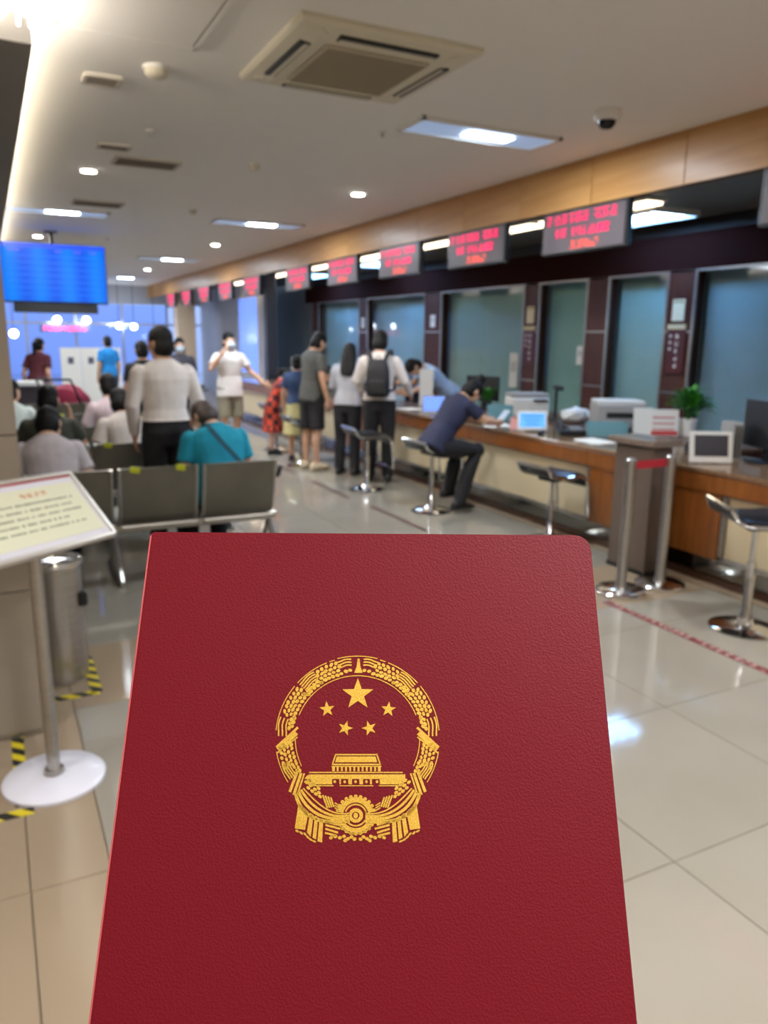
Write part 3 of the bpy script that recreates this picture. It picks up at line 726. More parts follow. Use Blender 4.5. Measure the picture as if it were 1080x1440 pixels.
f = Foil(); rr = random.Random(4)
def grains(sg_, a0, a1, r0, r1, rows, step, sz=1.0):
    for k in range(rows):
        r = r0+(r1-r0)*(k+.5)/rows; a = a0+(k % 2)*step/2
        while a < a1:
            th = sg_*D(a); x, y = pol(th, r)
            f.ell(x+rr.uniform(-2, 2), y+rr.uniform(-2, 2), 13*sz*rr.uniform(.85, 1.1), 9.5*sz*rr.uniform(.85, 1.15), th+sg_*(-.5+.35*k)+rr.uniform(-.25, .25)+PI*.0); a += step
def awns(sg_, a0, a1, r0, r1, n):
    for k in range(n):
        r = r0+(r1-r0)*k/(n-1)
        f.stroke([pol(sg_*D(a0+(a1-a0)*q/5), r+4*math.sin(q)) for q in range(6)], 8)
for sg_ in (-1, 1):
    awns(sg_, 4.5, 15, 415, 448, 3); grains(sg_, 6, 12, 368, 405, 1, 3.6); grains(sg_, 14, 33, 366, 450, 4, 3.7)
    awns(sg_, 33, 47, 405, 448, 4); grains(sg_, 33, 50, 366, 398, 2, 3.7); grains(sg_, 49, 73, 366, 450, 4, 3.7)
    awns(sg_, 74, 88, 405, 448, 3); grains(sg_, 72, 82, 366, 398, 2, 3.7); 
    grains(sg_, 95, 112, 362, 448, 4, 3.7, .95); awns(sg_, 108, 121, 405, 445, 4); grains(sg_, 112, 120, 362, 396, 2, 3.6, .9)
f.done('wheat_ears', 'stuff')
f = Foil()
def mir(pts, s): return pts if s > 0 else [(2*EX-x, y) for x, y in pts]
for s_ in (1, -1):
    for q in ([(862, 480), (872, 482), (990, 600), (988, 640), (975, 636), (868, 530)],):
        f.stroke(mir([(866, 492), (988, 604)], s_), 13); f.stroke(mir([(874, 522), (978, 618)], s_), 26); f.stroke(mir([(868, 546), (984, 636)], s_), 8)
    f.stroke(mir([(868, 735), (912, 855)], s_), 16); f.stroke(mir([(848, 748), (890, 872)], s_), 16); f.stroke(mir([(830, 750), (875, 890)], s_), 9)
    # swags of cloth
    for off, wd in ((0, 20), (30, 17), (56, 14), (80, 8)):
        p0, p1, p2, p3 = Vector((880-off*.55, 862-off*.35)), Vector((850-off*1.1, 985+20-off*1.1)), Vector((730-off*.6, 1040-off*.55)), Vector((575, 1018-off*.55))
        pts = []
        for k in range(13):
            t = k/12; pts.append(tuple(p0*(1-t)**3+p1*3*t*(1-t)**2+p2*3*t*t*(1-t)+p3*t**3))
        f.stroke(mir(pts, s_), wd)
    # hanging tails with folds
    for pts in ([(862, 915), (806, 968), (826, 1068), (884, 1060)], [(798, 972), (778, 984), (794, 1108), (816, 1082)], [(770, 988), (752, 998), (764, 1122), (784, 1112)], [(745, 1004), (724, 1014), (730, 1140), (756, 1132)]): f.poly(mir(pts, s_))
    for x, y, a_ in ((870, 1075, .5), (848, 1085, .8), (826, 1092, .8), (812, 1108, .8), (795, 1122, .6), (775, 1132, .4)): 
        q = mir([(x, y)], s_)[0]; f.ell(q[0], q[1], 13, 6, -a_*s_)
f.done('drapery', 'stuff')
f = Foil()
for s_ in (1, -1):
    for x0, y0, x1, y1 in ((715, 1020, 640, 1040), (712, 1040, 628, 1062), (712, 1062, 640, 1084), (714, 1085, 650, 1100)): f.stroke(mir([(x0, y0), (x1, y1)], s_), 12)
    for x, y in ((655, 1105), (630, 1112), (607, 1105), (585, 1118), (565, 1108), (548, 1120), (680, 1112), (600, 1128)):
        q = mir([(x, y)], s_)[0]; f.ell(q[0], q[1], 12, 10, .4*s_)
    for k, (x, y) in enumerate([(820, 800), (800, 790), (795, 818), (775, 812), (770, 840), (750, 834), (748, 858), (808, 832), (786, 850), (765, 866), (742, 880)]):
        q = mir([(x, y)], s_)[0]; f.ell(q[0], q[1], 13, 9, -.7*s_)
    for k in range(4): f.stroke(mir([(727-15*k, 872+4*k), (700-12*k, 945-2*k)], s_), 9)
    for k in range(3): f.stroke(mir([(660, 915+14*k), (632, 932+14*k)], s_), 7)
f.done('lower_ears', 'stuff')
# cogwheel
f = Foil()
def arc(cx, cy, r, a0, a1, w, n=40): f.stroke([(cx+r*math.sin(D(a0+(a1-a0)*k/n)), cy-r*math.cos(D(a0+(a1-a0)*k/n))) for k in range(n+1)], w)
GX, GY = 521, 985
arc(GX, GY, 86, -80, 80, 30); arc(GX, GY, 60, -72, 72, 9); arc(GX, GY, 86, 118, 242, 26); arc(GX, GY, 60, 118, 242, 9); arc(GX, GY, 106, 122, 238, 7)
for k in range(24):
    a = D(k*15)
    if not (85 < k*15 < 112 or 248 < k*15 < 275): f.ell(GX+106*math.sin(a), GY-106*math.cos(a), 11, 10, a)
arc(GX, GY+2, 31, 0, 360, 20); f.ell(GX, GY+2, 13, 17, 0, 12)
f.done('cogwheel')
# gate tower
f = Foil()
f.poly([(415, 655), (632, 655), (642, 688), (405, 688)]); f.stroke([(405, 645), (642, 645)], 8); f.stroke([(408, 645), (390, 700)], 8); f.stroke([(638, 640), (660, 704)], 8)
f.stroke([(388, 700), (662, 700)], 9); f.stroke([(384, 711), (666, 711)], 6)
for k in range(12): f.stroke([(396+23.4*k, 712), (396+23.4*k, 738)], 11 if k not in (0, 11) else 16)
f.stroke([(258, 745), (785, 745)], 7); f.poly([(262, 756), (800, 756), (800, 782), (232, 782), (245, 764)])
for a, c in ((245, 388), (428, 438), (478, 500), (540, 562), (600, 612), (655, 792)): f.poly([(a, 781), (c, 781), (c, 812), (a+2, 812)])
for x in (403, 459, 520, 581, 641): f.ell(x, 797, 8, 9, 0)
f.stroke([(268, 820), (395, 820)], 6); f.stroke([(430, 820), (620, 820)], 5); f.stroke([(650, 820), (785, 820)], 6)
f.done('gate_tower')
# top finial
f = Foil(); f.poly([(532, 105), (542, 105), (548, 150), (560, 185), (512, 185), (526, 150)]); f.ell(537, 118, 9, 6, 0); f.done('finial')

# ------------------------------------------------------------------ things on the counter and the staff desk
ZC = .781
sd = thing('staff_desk', 'long dark wooden staff desk behind the counter', 'desk', (5.5, 6.2, 0))
obj('top', B((0, 0, .765), (.86, 4.1, .03), bev=.004), M('desk_brown', (92, 62, 44), .3), sd)
for y in (-1.98, 0, 1.98): obj('leg', B((0, y, .375), (.7, .04, .75)), MAHO, sd)
tb = thing('tablet', 'white-framed tablet on a stand, dark screen, right of the podium', 'tablet', (4.47, 3.74, ZC), -.5)
tb.scale = (1, 1, 1)
def tilt(bm, c, a): bmesh.ops.transform(bm, matrix=Matrix.Translation(c) @ Matrix.Rotation(a, 4, 'X'), verts=bm.verts[:]); return bm
obj('frame', tilt(B((0, 0, .115), (.30, .014, .22), bev=.006, seg=2), (0, 0, 0), -.22), WHITE, tb)
obj('screen', tilt(B((0, -.0085, .125), (.235, .002, .15)), (0, 0, 0), -.22), M('dark_screen', (62, 60, 66), .2), tb)
obj('stand', tilt(B((0, .0, .07), (.1, .012, .15)), (0, .085, 0), .28), WHITE, tb)
mo = thing('monitor', 'black computer monitor at the right edge, turned away toward the staff', 'monitor', (4.84, 3.62, ZC), -1.95)
obj('panel', B((0, 0, .27), (.52, .03, .34), bev=.006), BLACK, mo); obj('back_shell', B((0, .03, .27), (.36, .04, .22), bev=.012), BLKM, mo)
obj('neck', B((0, .03, .09), (.05, .03, .16)), BLACK, mo); obj('foot', lathe(bm_(), [(0, 0), (.11, 0), (.11, .012), (0, .016)]), BLACK, mo, True)
fr2 = thing('file_holder', 'grey upright file holder beside the black monitor', 'file holder', (4.80, 3.86, ZC), -.4)
for k in range(3): obj('divider', B((-.03+.03*k, 0, .14), (.006, .2, .26), bev=.002), GREYP, fr2)
obj('base', B((0, 0, .006), (.1, .2, .012)), GREYP, fr2)
hs = thing('desk_phone', 'black desk phone with coiled cord behind the white tablet', 'telephone', (4.80, 4.12, ZC), -.4)
obj('body', B((0, 0, .025), (.18, .2, .05), bev=.01), BLACK, hs); obj('handset', tube(bm_(), [(-.07, -.08, .06), (-.07, 0, .085), (-.07, .08, .06)], .018, 8), BLACK, hs, True)
obj('cord', tube(bm_(), [(-.07+.012*math.cos(k*1.3), -.09-.004*k*.5, .02+.012*math.sin(k*1.3)) for k in range(40)], .003, 5), BLACK, hs, True)
pl_ = thing('potted_plant', 'bushy bright green plant in a white pot on the staff desk', 'plant', (5.62, 5.0, ZC))
obj('pot', lathe(bm_(), [(0, 0), (.07, 0), (.085, .15), (.075, .15), (.07, .13), (0, .13)]), WHITE, pl_, True)
rr = random.Random(21); LEAFM = [M('leaf_green', (70, 150, 44), .5), M('leaf_dark', (44, 112, 34), .5)]
def leaf_mesh(mat):
    b = bm_(); P_ = [(0, 0, 0), (.022, .03, .008), (.026, .06, .01), (.016, .09, .004), (0, .115, -.01)]
    L = [b.verts.new(p) for p in P_]; Rr = [b.verts.new((-x, y, z)) for x, y, z in P_[1:4]]; md = [b.verts.new((0, y, z-.006)) for x, y, z in P_[1:4]]
    b.faces.new((L[0], L[1], md[0])); b.faces.new((L[0], md[0], Rr[0]))
    for k in range(2): b.faces.new((L[k+1], L[k+2], md[k+1], md[k])); b.faces.new((md[k], md[k+1], Rr[k+1], Rr[k]))
    b.faces.new((L[3], L[4], md[2])); b.faces.new((md[2], L[4], Rr[2]))
    me = bpy.data.meshes.new('leaf'); b.to_mesh(me); b.free(); me.materials.append(mat); return me
lm = [leaf_mesh(m) for m in LEAFM]
for k in range(150):
    o = bpy.data.objects.new('leaf', lm[k % 2]); COL.objects.link(o); o.parent = pl_
    th = rr.uniform(0, 2*PI); ph = rr.uniform(.0, 1.5); r = rr.uniform(.05, .15)
    o.location = (r*math.sin(ph)*math.cos(th)*1.15, r*math.sin(ph)*math.sin(th)*1.15, .21+r*math.cos(ph)*1.1)
    o.rotation_euler = (rr.uniform(-.1, .9)-ph*.4+.4, rr.uniform(-.3, .3), th-PI/2); o.scale = (1, rr.uniform(.7, 1.1), 1)
stm = bm_()
for k in range(9): th = k*.7; tube(stm, [(0, 0, .12), (.05*math.cos(th), .05*math.sin(th), .25), (.12*math.cos(th), .12*math.sin(th), .33)], .004, 5)
obj('stem', stm, LEAFM[1], pl_, kind='stuff')
def placard(name, lab, cat, loc, rz, w_, h_, mat, lean=-.12, txt=None, rows=4, title=None):
    t = thing(name, lab, cat, loc, rz)
    obj('sheet', tilt(B((0, 0, h_/2), (w_, .008, h_), bev=.002), (0, 0, 0), lean), mat, t)
    if txt:
        b = bm_(); rr = random.Random(int(loc[1]*100))
        for r in range(rows):
            x = -w_*.38
            while x < w_*.36: s = w_*.07; box(b, (x, -.005, h_*(.7-.45*r/max(1, rows-1))), (s, .002, s*.8)); x += s*1.4
        obj('lettering', tilt(b, (0, 0, 0), lean), txt, t)
    if title: obj('stripe', tilt(B((0, -.005, h_*.12), (w_*.94, .002, h_*.14)), (0, 0, 0), lean), title, t)
    obj('foot', B((0, .02, .004), (w_*.7, .07, .008)), GREYP, t)
    return t
REDP = M('print_red', (196, 40, 44), .6)
placard('notice_card', 'white notice card with red lettering beside the green plant', 'sign', (5.36, 5.02, ZC), -.5, .25, .24, PAPER, txt=REDP, rows=3, title=REDP)
placard('paper_card', 'plain white upright card between the grey printer and red-lettered card', 'sign', (5.2, 5.12, ZC), -.5, .17, .25, PAPER)
pr_ = thing('printer', 'large silver-grey printer on the staff desk left of the plant', 'printer', (5.36, 5.62, ZC), -.5)
obj('body', B((0, 0, .13), (.46, .38, .24), bev=.02, seg=2), M('printer_grey', (158, 154, 150), .5), pr_); obj('lid', B((0, .02, .265), (.44, .34, .035), bev=.01), WHITE, pr_)
obj('output_slot', B((0, -.19, .15), (.3, .012, .05)), BLACK, pr_); obj('paper_tray', B((0, -.2, .05), (.34, .04, .05), bev=.005), M('printer_tray', (130, 128, 124), .5), pr_)
TEAL = M('teal_acrylic', (120, 170, 180), .15, alpha=.85)
def tray(lab, x, y, w_, h_, rz=-.5):
    t = thing('acrylic_box', lab, 'box', (x, y, ZC), rz)
    obj('front', B((0, -.06, h_/2), (w_, .006, h_)), TEAL, t); obj('back', B((0, .06, h_/2), (w_, .006, h_)), TEAL, t); obj('side', B((-w_/2, 0, h_/2), (.006, .12, h_)), TEAL, t); obj('side', B((w_/2, 0, h_/2), (.006, .12, h_)), TEAL, t)
    obj('base', B((0, 0, .004), (w_, .12, .008)), TEAL, t)
    for k in range(3): obj('form', B((0, -.03+.025*k, h_*.42), (w_*.85, .01, h_*.7)), PAPER, t)
tray('teal acrylic form box in front of the grey printer', 4.90, 5.26, .35, .12)
tray('teal acrylic box at the far side of the blue display', 4.75, 6.7, .26, .16)
ph = thing('telephone', 'black office telephone with keypad on the counter right of the blue display', 'telephone', (4.62, 5.42, ZC+.003), -.4)
obj('body', tilt(B((0, 0, .035), (.24, .2, .05), bev=.012), (0, 0, 0), .15), BLACK, ph); obj('handset', tube(bm_(), [(-.09, -.1, .075), (-.09, -.03, .11), (-.09, .05, .11), (-.09, .11, .085)], .02, 8), BLACK, ph, True)
for i in range(3):
    for j in range(4): obj('key', tilt(B((0+.035*i, -.06+.03*j, .063), (.022, .018, .008)), (0, 0, 0), .15), GREYP, ph)
lc_ = thing('customer_display', 'small white-framed display with glowing blue screen on the counter', 'screen', (4.45, 5.75, ZC), -.45)
obj('frame', tilt(B((0, 0, .10), (.28, .02, .18), bev=.006), (0, 0, 0), -.2), WHITE, lc_)
sc1 = obj('screen', tilt(B((0, -.0115, .105), (.235, .002, .13)), (0, 0, 0), -.2), M('blue_glow', emit=(96, 170, 245), es=.6), lc_)
b = bm_()
for k in range(3): box(b, (0, -.0135, .14-.035*k), (.18-.03*k, .002, .012))
obj('lettering', tilt(b, (0, 0, 0), -.2), M('blue_text', emit=(50, 110, 220), es=.6), sc1, kind='stuff')
obj('stand', B((0, .05, .03), (.1, .08, .06), bev=.004), GREYP, lc_)
bb = tag(obj('stapler', B((4.36, 5.50, ZC+.021), (.04, .14, .04), rot=(0, 0, -.9), bev=.01), BLACK), 'small black stapler lying before the black office telephone', 'stapler')
placard('pink_card', 'small pink paper card left of the blue display', 'card', (4.37, 5.9, ZC), -.5, .1, .12, M('pink_paper', (226, 160, 156), .7))
ms = thing('document_camera', 'tall black document camera on a thin post behind the telephone', 'camera', (5.26, 6.4, ZC), -.4)
obj('base', B((0, 0, .01), (.12, .16, .02), bev=.004), BLACK, ms); obj('post', tube(bm_(), [(0, .05, .01), (0, .05, .34)], .016, 10), BLACK, ms, True); obj('head', B((0, -.01, .35), (.08, .16, .05), bev=.012), BLACK, ms)
cp_ = thing('copier', 'white desktop copier farther left on the staff desk', 'printer', (5.4, 7.1, ZC), -.4)
obj('body', B((0, 0, .1), (.42, .38, .2), bev=.015), WHITE, cp_); obj('lid', B((0, .01, .225), (.42, .36, .05), bev=.01), GREYP, cp_); obj('control_panel', tilt(B((.1, -.2, .18), (.16, .05, .02)), (0, 0, 0), .0), BLACK, cp_)
b = ball(bm_(), (0, 0, .08), (.17, .12, .085), sub=3)
for v in b.verts:
    q = noise.noise(v.co*22)*.03; v.co += v.co.normalized()*q; v.co.z = max(v.co.z, .002)
tag(obj('plastic_bag', b, M('white_bag', (222, 224, 226), .4), loc=(5.34, 6.2, ZC)), 'crumpled white plastic bag behind the black telephone', 'bag')
b = bm_(); lathe(b, [(0, 0), (.05, 0), (.06, .1), (0, .1)]); dp = thing('potted_plant', 'small dark-leaved plant on the staff desk left of the copier', 'plant', (5.3, 7.75, ZC)); obj('pot', b, BLACK, dp, True)
for k in range(40):
    o = bpy.data.objects.new('leaf', lm[1]); COL.objects.link(o); o.parent = dp; th = k*2.4; o.location = (.03*math.cos(th), .03*math.sin(th), .1+.003*k); o.rotation_euler = (.9-.01*k, 0, th-PI/2); o.scale = (.8, 1.1, 1)
def laptop(x, y, lab, rz=-.5, sx=.26, glow=True):
    t = thing('laptop', lab, 'laptop', (x, y, ZC), rz)
    obj('base', B((0, .0, .008), (sx, .2, .016), bev=.003), GREYP, t)
    s = obj('lid', tilt(B((0, 0, .095), (sx, .008, .18)), (0, .1, .01), -.2), GREYP, t)
    obj('screen', tilt(B((0, -.006, .095), (sx-.02, .002, .16)), (0, .1, .01), -.2), M('laptop_glow', emit=(110, 150, 250), es=.6), s)
laptop(4.45, 7.55, 'laptop with pale blue screen left of the woman in navy')
laptop(4.5, 10.0, 'far laptop with blue screen behind the man in grey', sx=.3)
placard('name_placard', 'tall white upright placard standing in front of the right clerk', 'sign', (4.86, 8.45, ZC), -.5, .17, .46, PAPER, lean=0)
placard('name_placard', 'tall white placard at the far end of the counter by the dark post', 'sign', (4.75, 12.9, ZC), -.3, .1, .48, PAPER, lean=0)
rr = random.Random(31)
for k, (x, y, lab) in enumerate([(4.42, 6.25, 'loose white forms on the counter beside the leaning woman'), (4.45, 6.85, 'white form on the counter under the woman\'s elbow side'), (4.5, 4.95, 'papers on the counter behind the podium'),
                             (4.45, 8.1, 'white papers before the standing visitors'), (4.5, 11.3, 'papers on the counter near the masked man')]):
    t = thing('paper_stack', lab, 'paper', (x, y, ZC), rr.uniform(-.5, .5))
    for q in range(3): obj('sheet', B((rr.uniform(-.03, .03), rr.uniform(-.03, .03), .002+.003*q), (.21, .297, .002), rot=(0, 0, rr.uniform(-.4, .4))), PAPER, t)
for k, (x, y, lab) in enumerate([(4.8, 10.6, 'black staff monitor behind the left clerk'), (5.4, 8.0, 'black staff monitor beside the right clerk'), (4.8, 11.6, 'far black staff monitor near the counter end')]):
    t = thing('monitor', lab, 'monitor', (x, y, ZC), -1.2)
    obj('panel', B((0, 0, .24), (.48, .03, .3), bev=.006), BLACK, t); obj('neck', B((0, .03, .08), (.05, .03, .15)), BLACK, t); obj('foot', lathe(bm_(), [(0, 0), (.1, 0), (.1, .012), (0, .014)]), BLACK, t, True)
b = bm_(); cl = thing('calculator', 'small black calculator on the counter before the papers', 'calculator', (4.36, 6.62, ZC), .3)
obj('body', B((0, 0, .01), (.1, .15, .02), bev=.004), BLACK, cl)
for i in range(3):
    for j in range(3): obj('key', B((-.03+.03*i, -.05+.03*j, .022), (.02, .02, .005)), GREYP, cl)
# notices on the pillars and the glass
MAR = M('maroon_plaque', (74, 22, 28), .3); TAN = M('tan_plate', (210, 190, 150), .5); IV = M('ivory_card', (222, 212, 180), .6)
XW = XG-.0805
for (y, lab) in ((6.34, 'nearest mahogany pillar'), (8.985, 'second mahogany pillar')):
    t = thing('calendar', 'ivory tear-off calendar on the %s' % lab, 'calendar', (XW, y, 1.95))
    obj('card', B((-.004, 0, 0), (.008, .17, .23), bev=.002), IV, t); obj('header', B((-.009, 0, .09), (.003, .15, .03)), M('calendar_band', (176, 160, 120), .6), t)
    t = thing('wall_plaque', 'maroon plaque with white vertical lettering under the calendar, %s' % lab, 'sign', (XW, y, 1.5))
    obj('board', B((-.004, 0, 0), (.008, .26, .48), bev=.002), MAR, t); obj('number_plate', B((-.01, 0, .27), (.02, .26, .055), bev=.004), TAN, t)
    b = bm_(); rr = random.Random(int(y*10))
    for k in range(5):
        for i in range(3):
            for j in range(3):
                if rr.random() < .75: box(b, (-.0095, -.02+(i-1)*.016, .17-.08*k+(j-1)*.016), (.003, .013, .012))
    for k in range(3):
        for i in range(3):
            for j in range(2): box(b, (-.0095, .075+(i-1)*.012, .18-.07*k+(j-1)*.016), (.003, .009, .012))
    obj('lettering', b, PAPER, t, kind='stuff')
for y, z, w_, h_, lab in ((9.42, 1.17, .2, .5, 'tall white notice sheet on the glass left of the second pillar'), (7.98, 1.42, .14, .24, 'small white sheet on the glass between two mahogany pillars'), (11.7, 1.9, .16, .2, 'small pale card on the third mahogany pillar'), (14.5, 1.9, .14, .2, 'small pale card on the farthest mahogany pillar')):
    t = thing('wall_notice', lab, 'notice', (XG-(.0105 if y in (9.42, 7.98) else .076), y, z))
    obj('sheet', B((0, 0, 0), (.004, w_, h_)), PAPER, t); obj('print_lines', B((-.003, 0, h_*.1), (.001, w_*.7, h_*.3)), M('faint_print', (200, 198, 190), .8), t)

# ------------------------------------------------------------------ people
def remeshed(name, bm, mat, parent, vox, it=3):
    me = bpy.data.meshes.new(name); bmesh.ops.recalc_face_normals(bm, faces=bm.faces[:]); bm.to_mesh(me); bm.free()
    t = bpy.data.objects.new('tmp', me); COL.objects.link(t)
    m = t.modifiers.new('r', 'REMESH'); m.mode = 'VOXEL'; m.voxel_size = vox
    m2 = t.modifiers.new('s', 'SMOOTH'); m2.factor = .5; m2.iterations = it
    dg = bpy.context.evaluated_depsgraph_get(); dg.update()
    nm = bpy.data.meshes.new_from_object(t.evaluated_get(dg)); nm.name = name
    bpy.data.objects.remove(t); bpy.data.meshes.remove(me)
    nm.materials.clear(); nm.materials.append(mat)
    for p in nm.polygons: p.use_smooth = True
    o = bpy.data.objects.new(name, nm); COL.objects.link(o); o.parent = parent; return o
def limb(bm, pts, rs, ends=True, n=14):
    tube(bm, pts, rs, n)
    for i, (p, r) in enumerate(zip(pts, rs)):
        if ends or 0 < i < len(pts)-1: ball(bm, p, r*.99, sub=2)
SKIN = M('skin', (206, 160, 130), .55); HAIRB = M('hair_black', (14, 12, 12), .6, spec=.25); HAIRD = M('hair_brown', (46, 30, 26), .5)
EYEW = M('eye_white', (225, 222, 215), .3); EYEI = M('iris', (30, 20, 16), .3); LIPS = M('lips', (170, 96, 88), .5); MASKM = M('mask_blue', (200, 214, 226), .7)
def cloth(name, c, c2=None): return M(name, c, .85, noise_=(9, c2 or tuple(int(v*.9) for v in c), ONE), bump=(9, .5, .008))
def person(lab, x, y, rz, h=1.7, z=0, hip=.93, lean=0, head=(0, 0), arms=(None, None), legs=(None, None), top=None, top_sleeve='long', top_hem=-.06,
           bottom=None, bottom_kind='trousers', hair='short', hairm=None, shoes=None, mask=False, face=True, vox=.011, sh=1.0, group=None, waist_tuck=True):
    """local frame: facing +y, right = +x. arms = (left, right) each (elbow, wrist, hand_dir); legs = (left, right) each (knee, ankle)"""
    t = thing('person', lab, 'person', (x, y, z), rz, group); s = h/1.70
    hairm = hairm or HAIRB; top = top or cloth('top_white', (220, 216, 208)); shoes = shoes or BLKM
    P0 = Vector((0, 0, hip))
    T = Matrix.Translation(P0*1.0) @ Matrix.Rotation(-math.radians(lean), 4, 'X')
    U = lambda p: (T @ Vector(p))*1.0
    S = Matrix.Scale(s, 4)
    neckT = T @ Matrix.Translation((0, 0, .535)) @ Matrix.Rotation(math.radians(head[1]), 4, 'Z') @ Matrix.Rotation(-math.radians(head[0]), 4, 'X')
    Hd = lambda p: neckT @ (Vector((0, .015, .112))+Vector(p))
    def torso(bm, secs, infl=0):
        rings = []
        for (dy, dz, a, b_) in secs:
            rings.append([U(((a+infl)*math.copysign(abs(math.cos(q))**.85, math.cos(q)), dy+(b_+infl)*math.copysign(abs(math.sin(q))**.9, math.sin(q)), dz)) for q in [2*PI*k/20 for k in range(20)]])
        ring_loft(bm, rings)
    TS = [(0, -.10, .12*sh, .09), (0, -.02, .168*sh, .115), (.0, .08, .15*sh, .102), (.0, .16, .138*sh, .096), (.005, .28, .155*sh, .110), (.005, .38, .172*sh, .115), (0, .44, .168*sh, .098), (-.005, .485, .125*sh, .078), (-.005, .515, .082, .062), (-.005, .545, .058, .055)]
    sx = .168*sh
    sh_pts = [U((-sx, 0, .432)), U((sx, 0, .432))]
    A_ = []
    for i, sgn in enumerate((-1, 1)):
        a = arms[i] or ((sgn*(sx+.06), -.02, hip+.15), (sgn*(sx+.065), .05, hip-.09), (0, .1, -1))
        e, wr, hd = Vector(a[0]), Vector(a[1]), Vector(a[2]).normalized(); A_.append((sh_pts[i], e, wr, hd))
    L_ = []
    for i, sgn in enumerate((-1, 1)):
        l = legs[i] or ((sgn*.10, .01, .49), (sgn*.105, -.02, .085))
        L_.append((Vector((sgn*.09, 0, hip-.05)), Vector(l[0]), Vector(l[1])))
    # body, one continuous skin surface
    b = bm_(); torso(b, TS)
    limb(b, [U((0, -.005, .50)), neckT @ Vector((0, .0, .05)), Hd((0, -.02, -.04))], [.058, .054, .056])
    ball(b, Hd((0, -.008, .02)), 1, sub=3); n0 = len(b.verts)
    vs = b.verts[-642:] if False else None
    # skull as an oriented ellipsoid
    for v in list(b.verts)[-len(b.verts):]: pass
    sk = bm_(); ball(sk, (0, -.008, .02), (.076, .096, .100), sub=3); ball(sk, (0, .022, -.055), (.056, .062, .058), sub=3); ball(sk, (0, .062, -.092), (.026, .024, .018)); ball(sk, (0, .090, -.014), (.012, .016, .028)); ball(sk, (0, .096, -.030), (.017, .012, .010))
    ball(sk, (0, .078, .026), (.056, .016, .012))
    for q in (-1, 1): ball(sk, (q*.078, -.008, -.012), (.011, .022, .033)); ball(sk, (q*.04, .05, -.03), (.028, .03, .028))
    bmesh.ops.transform(sk, matrix=neckT @ Matrix.Translation((0, .015, .112)), verts=sk.verts[:])
    # drop the placeholder ball, then merge the head in
    pv = [v for v in b.verts if (v.co-Hd((0, -.008, .02))).length > .95]
    bmesh.ops.delete(b, geom=pv, context='VERTS')
    tmp = bpy.data.meshes.new('t'); sk.to_mesh(tmp); sk.free(); b.from_mesh(tmp); bpy.data.meshes.remove(tmp)
    for i, (S0, e, wr, hd) in enumerate(A_):
        sgn = (-1, 1)[i]
        limb(b, [S0, S0*.5+e*.5, e, e*.6+wr*.4, wr], [.054, .046, .038, .037, .026])
        sd_ = hd.cross(Vector((sgn, 0, 0))); 
        if sd_.length < .2: sd_ = Vector((0, 1, 0))
        sd_.normalize(); nrm = hd.cross(sd_).normalized()      # sd_ runs across the palm
        rings = []
        for d_, aw, bw in ((-.01, .026, .018), (.03, .036, .016), (.07, .041, .014), (.085, .038, .011)):
            c = wr+hd*d_; rings.append([c+sd_*aw*math.cos(q)+nrm*bw*math.sin(q) for q in [2*PI*k/12 for k in range(12)]])
        ring_loft(b, rings)
        inn = nrm*(-sgn if nrm.x > 0 else sgn)*1.0
        if inn.x*sgn > 0: inn = -inn
        for k, (o_, ln) in enumerate(((-.031, .058), (-.0105, .075), (.0105, .080), (.031, .070))):
            p0 = wr+hd*.075+sd_*o_; d1 = (hd+sd_*o_*3+inn*.25).normalized(); p1 = p0+d1*ln*.5; d2 = (d1+inn*.6).normalized(); p2 = p1+d2*ln*.5
            limb(b, [p0, p1, p2], [.0085, .008, .0065], n=8)
        fs = Vector(sd_) if True else None
        p0 = wr+hd*.02+sd_*.03; p1 = p0+(sd_*.7+hd*.7).normalized()*.035; p2 = p1+(hd+inn*.4+sd_*.25).normalized()*.032
        limb(b, [p0, p1, p2], [.013, .010, .008], n=8)
    for i, (H0, k_, an) in enumerate(L_):
        fw = Vector((0, 1, 0)); 
        cal = k_*.68+an*.32+Vector((0, -.018, 0))
        limb(b, [H0, H0*.45+k_*.55, k_, cal, an], [.088, .070, .052, .052, .036])
        limb(b, [an+Vector((0, -.03, -.045)), an+Vector((0, .06, -.05)), an+Vector((0, .15, -.06))], [.028, .028, .020])
    bmesh.ops.transform(b, matrix=S, verts=b.verts[:])
    remeshed('body', b, SKIN, t, vox*.85, 2)
    # top
    b = bm_()
    secs = [q for q in TS if q[1] > .1]
    hem = [(0, top_hem, .172*sh, .125), (.0, .08, .158*sh, .112)]
    torso(b, hem+secs[:-1]+[(-.005, .53, .068, .064)], .013)
    for i, (S0, e, wr, hd) in enumerate(A_):
        if top_sleeve == 'long': limb(b, [S0, S0*.5+e*.5, e, wr*.92+e*.08], [.068, .062, .056, .042], False); ball(b, S0, .062); ball(b, e, .056)
        elif top_sleeve == 'short': ee = S0*.35+e*.65; tube(b, [S0, S0*.6+e*.4, ee], [.064, .064, .068], 14); ball(b, S0, .063)
        else: ball(b, S0, .062)
    bmesh.ops.transform(b, matrix=S, verts=b.verts[:])
    remeshed('shirt' if top_sleeve != 'none' else 'dress_top', b, top, t, vox, 3)
    # bottom
    if bottom:
        b = bm_(); torso(b, [(0, -.12, .12*sh, .10), (0, -.02, .170*sh, .122), (0, .06, .158*sh, .112), (0, .12, .148*sh, .105)], .010 if waist_tuck else .006)
        for H0, k_, an in L_:
            if bottom_kind == 'trousers': limb(b, [H0, H0*.45+k_*.55, k_, k_*.65+an*.35+Vector((0, -.014, 0)), an+Vector((0, 0, -.02))], [.104, .092, .076, .076, .066], False); ball(b, H0, .1); ball(b, k_, .078)
            elif bottom_kind == 'shorts': tube(b, [H0, H0*.45+k_*.55, k_*.96+H0*.04], [.104, .098, .096], 14); ball(b, H0, .1)
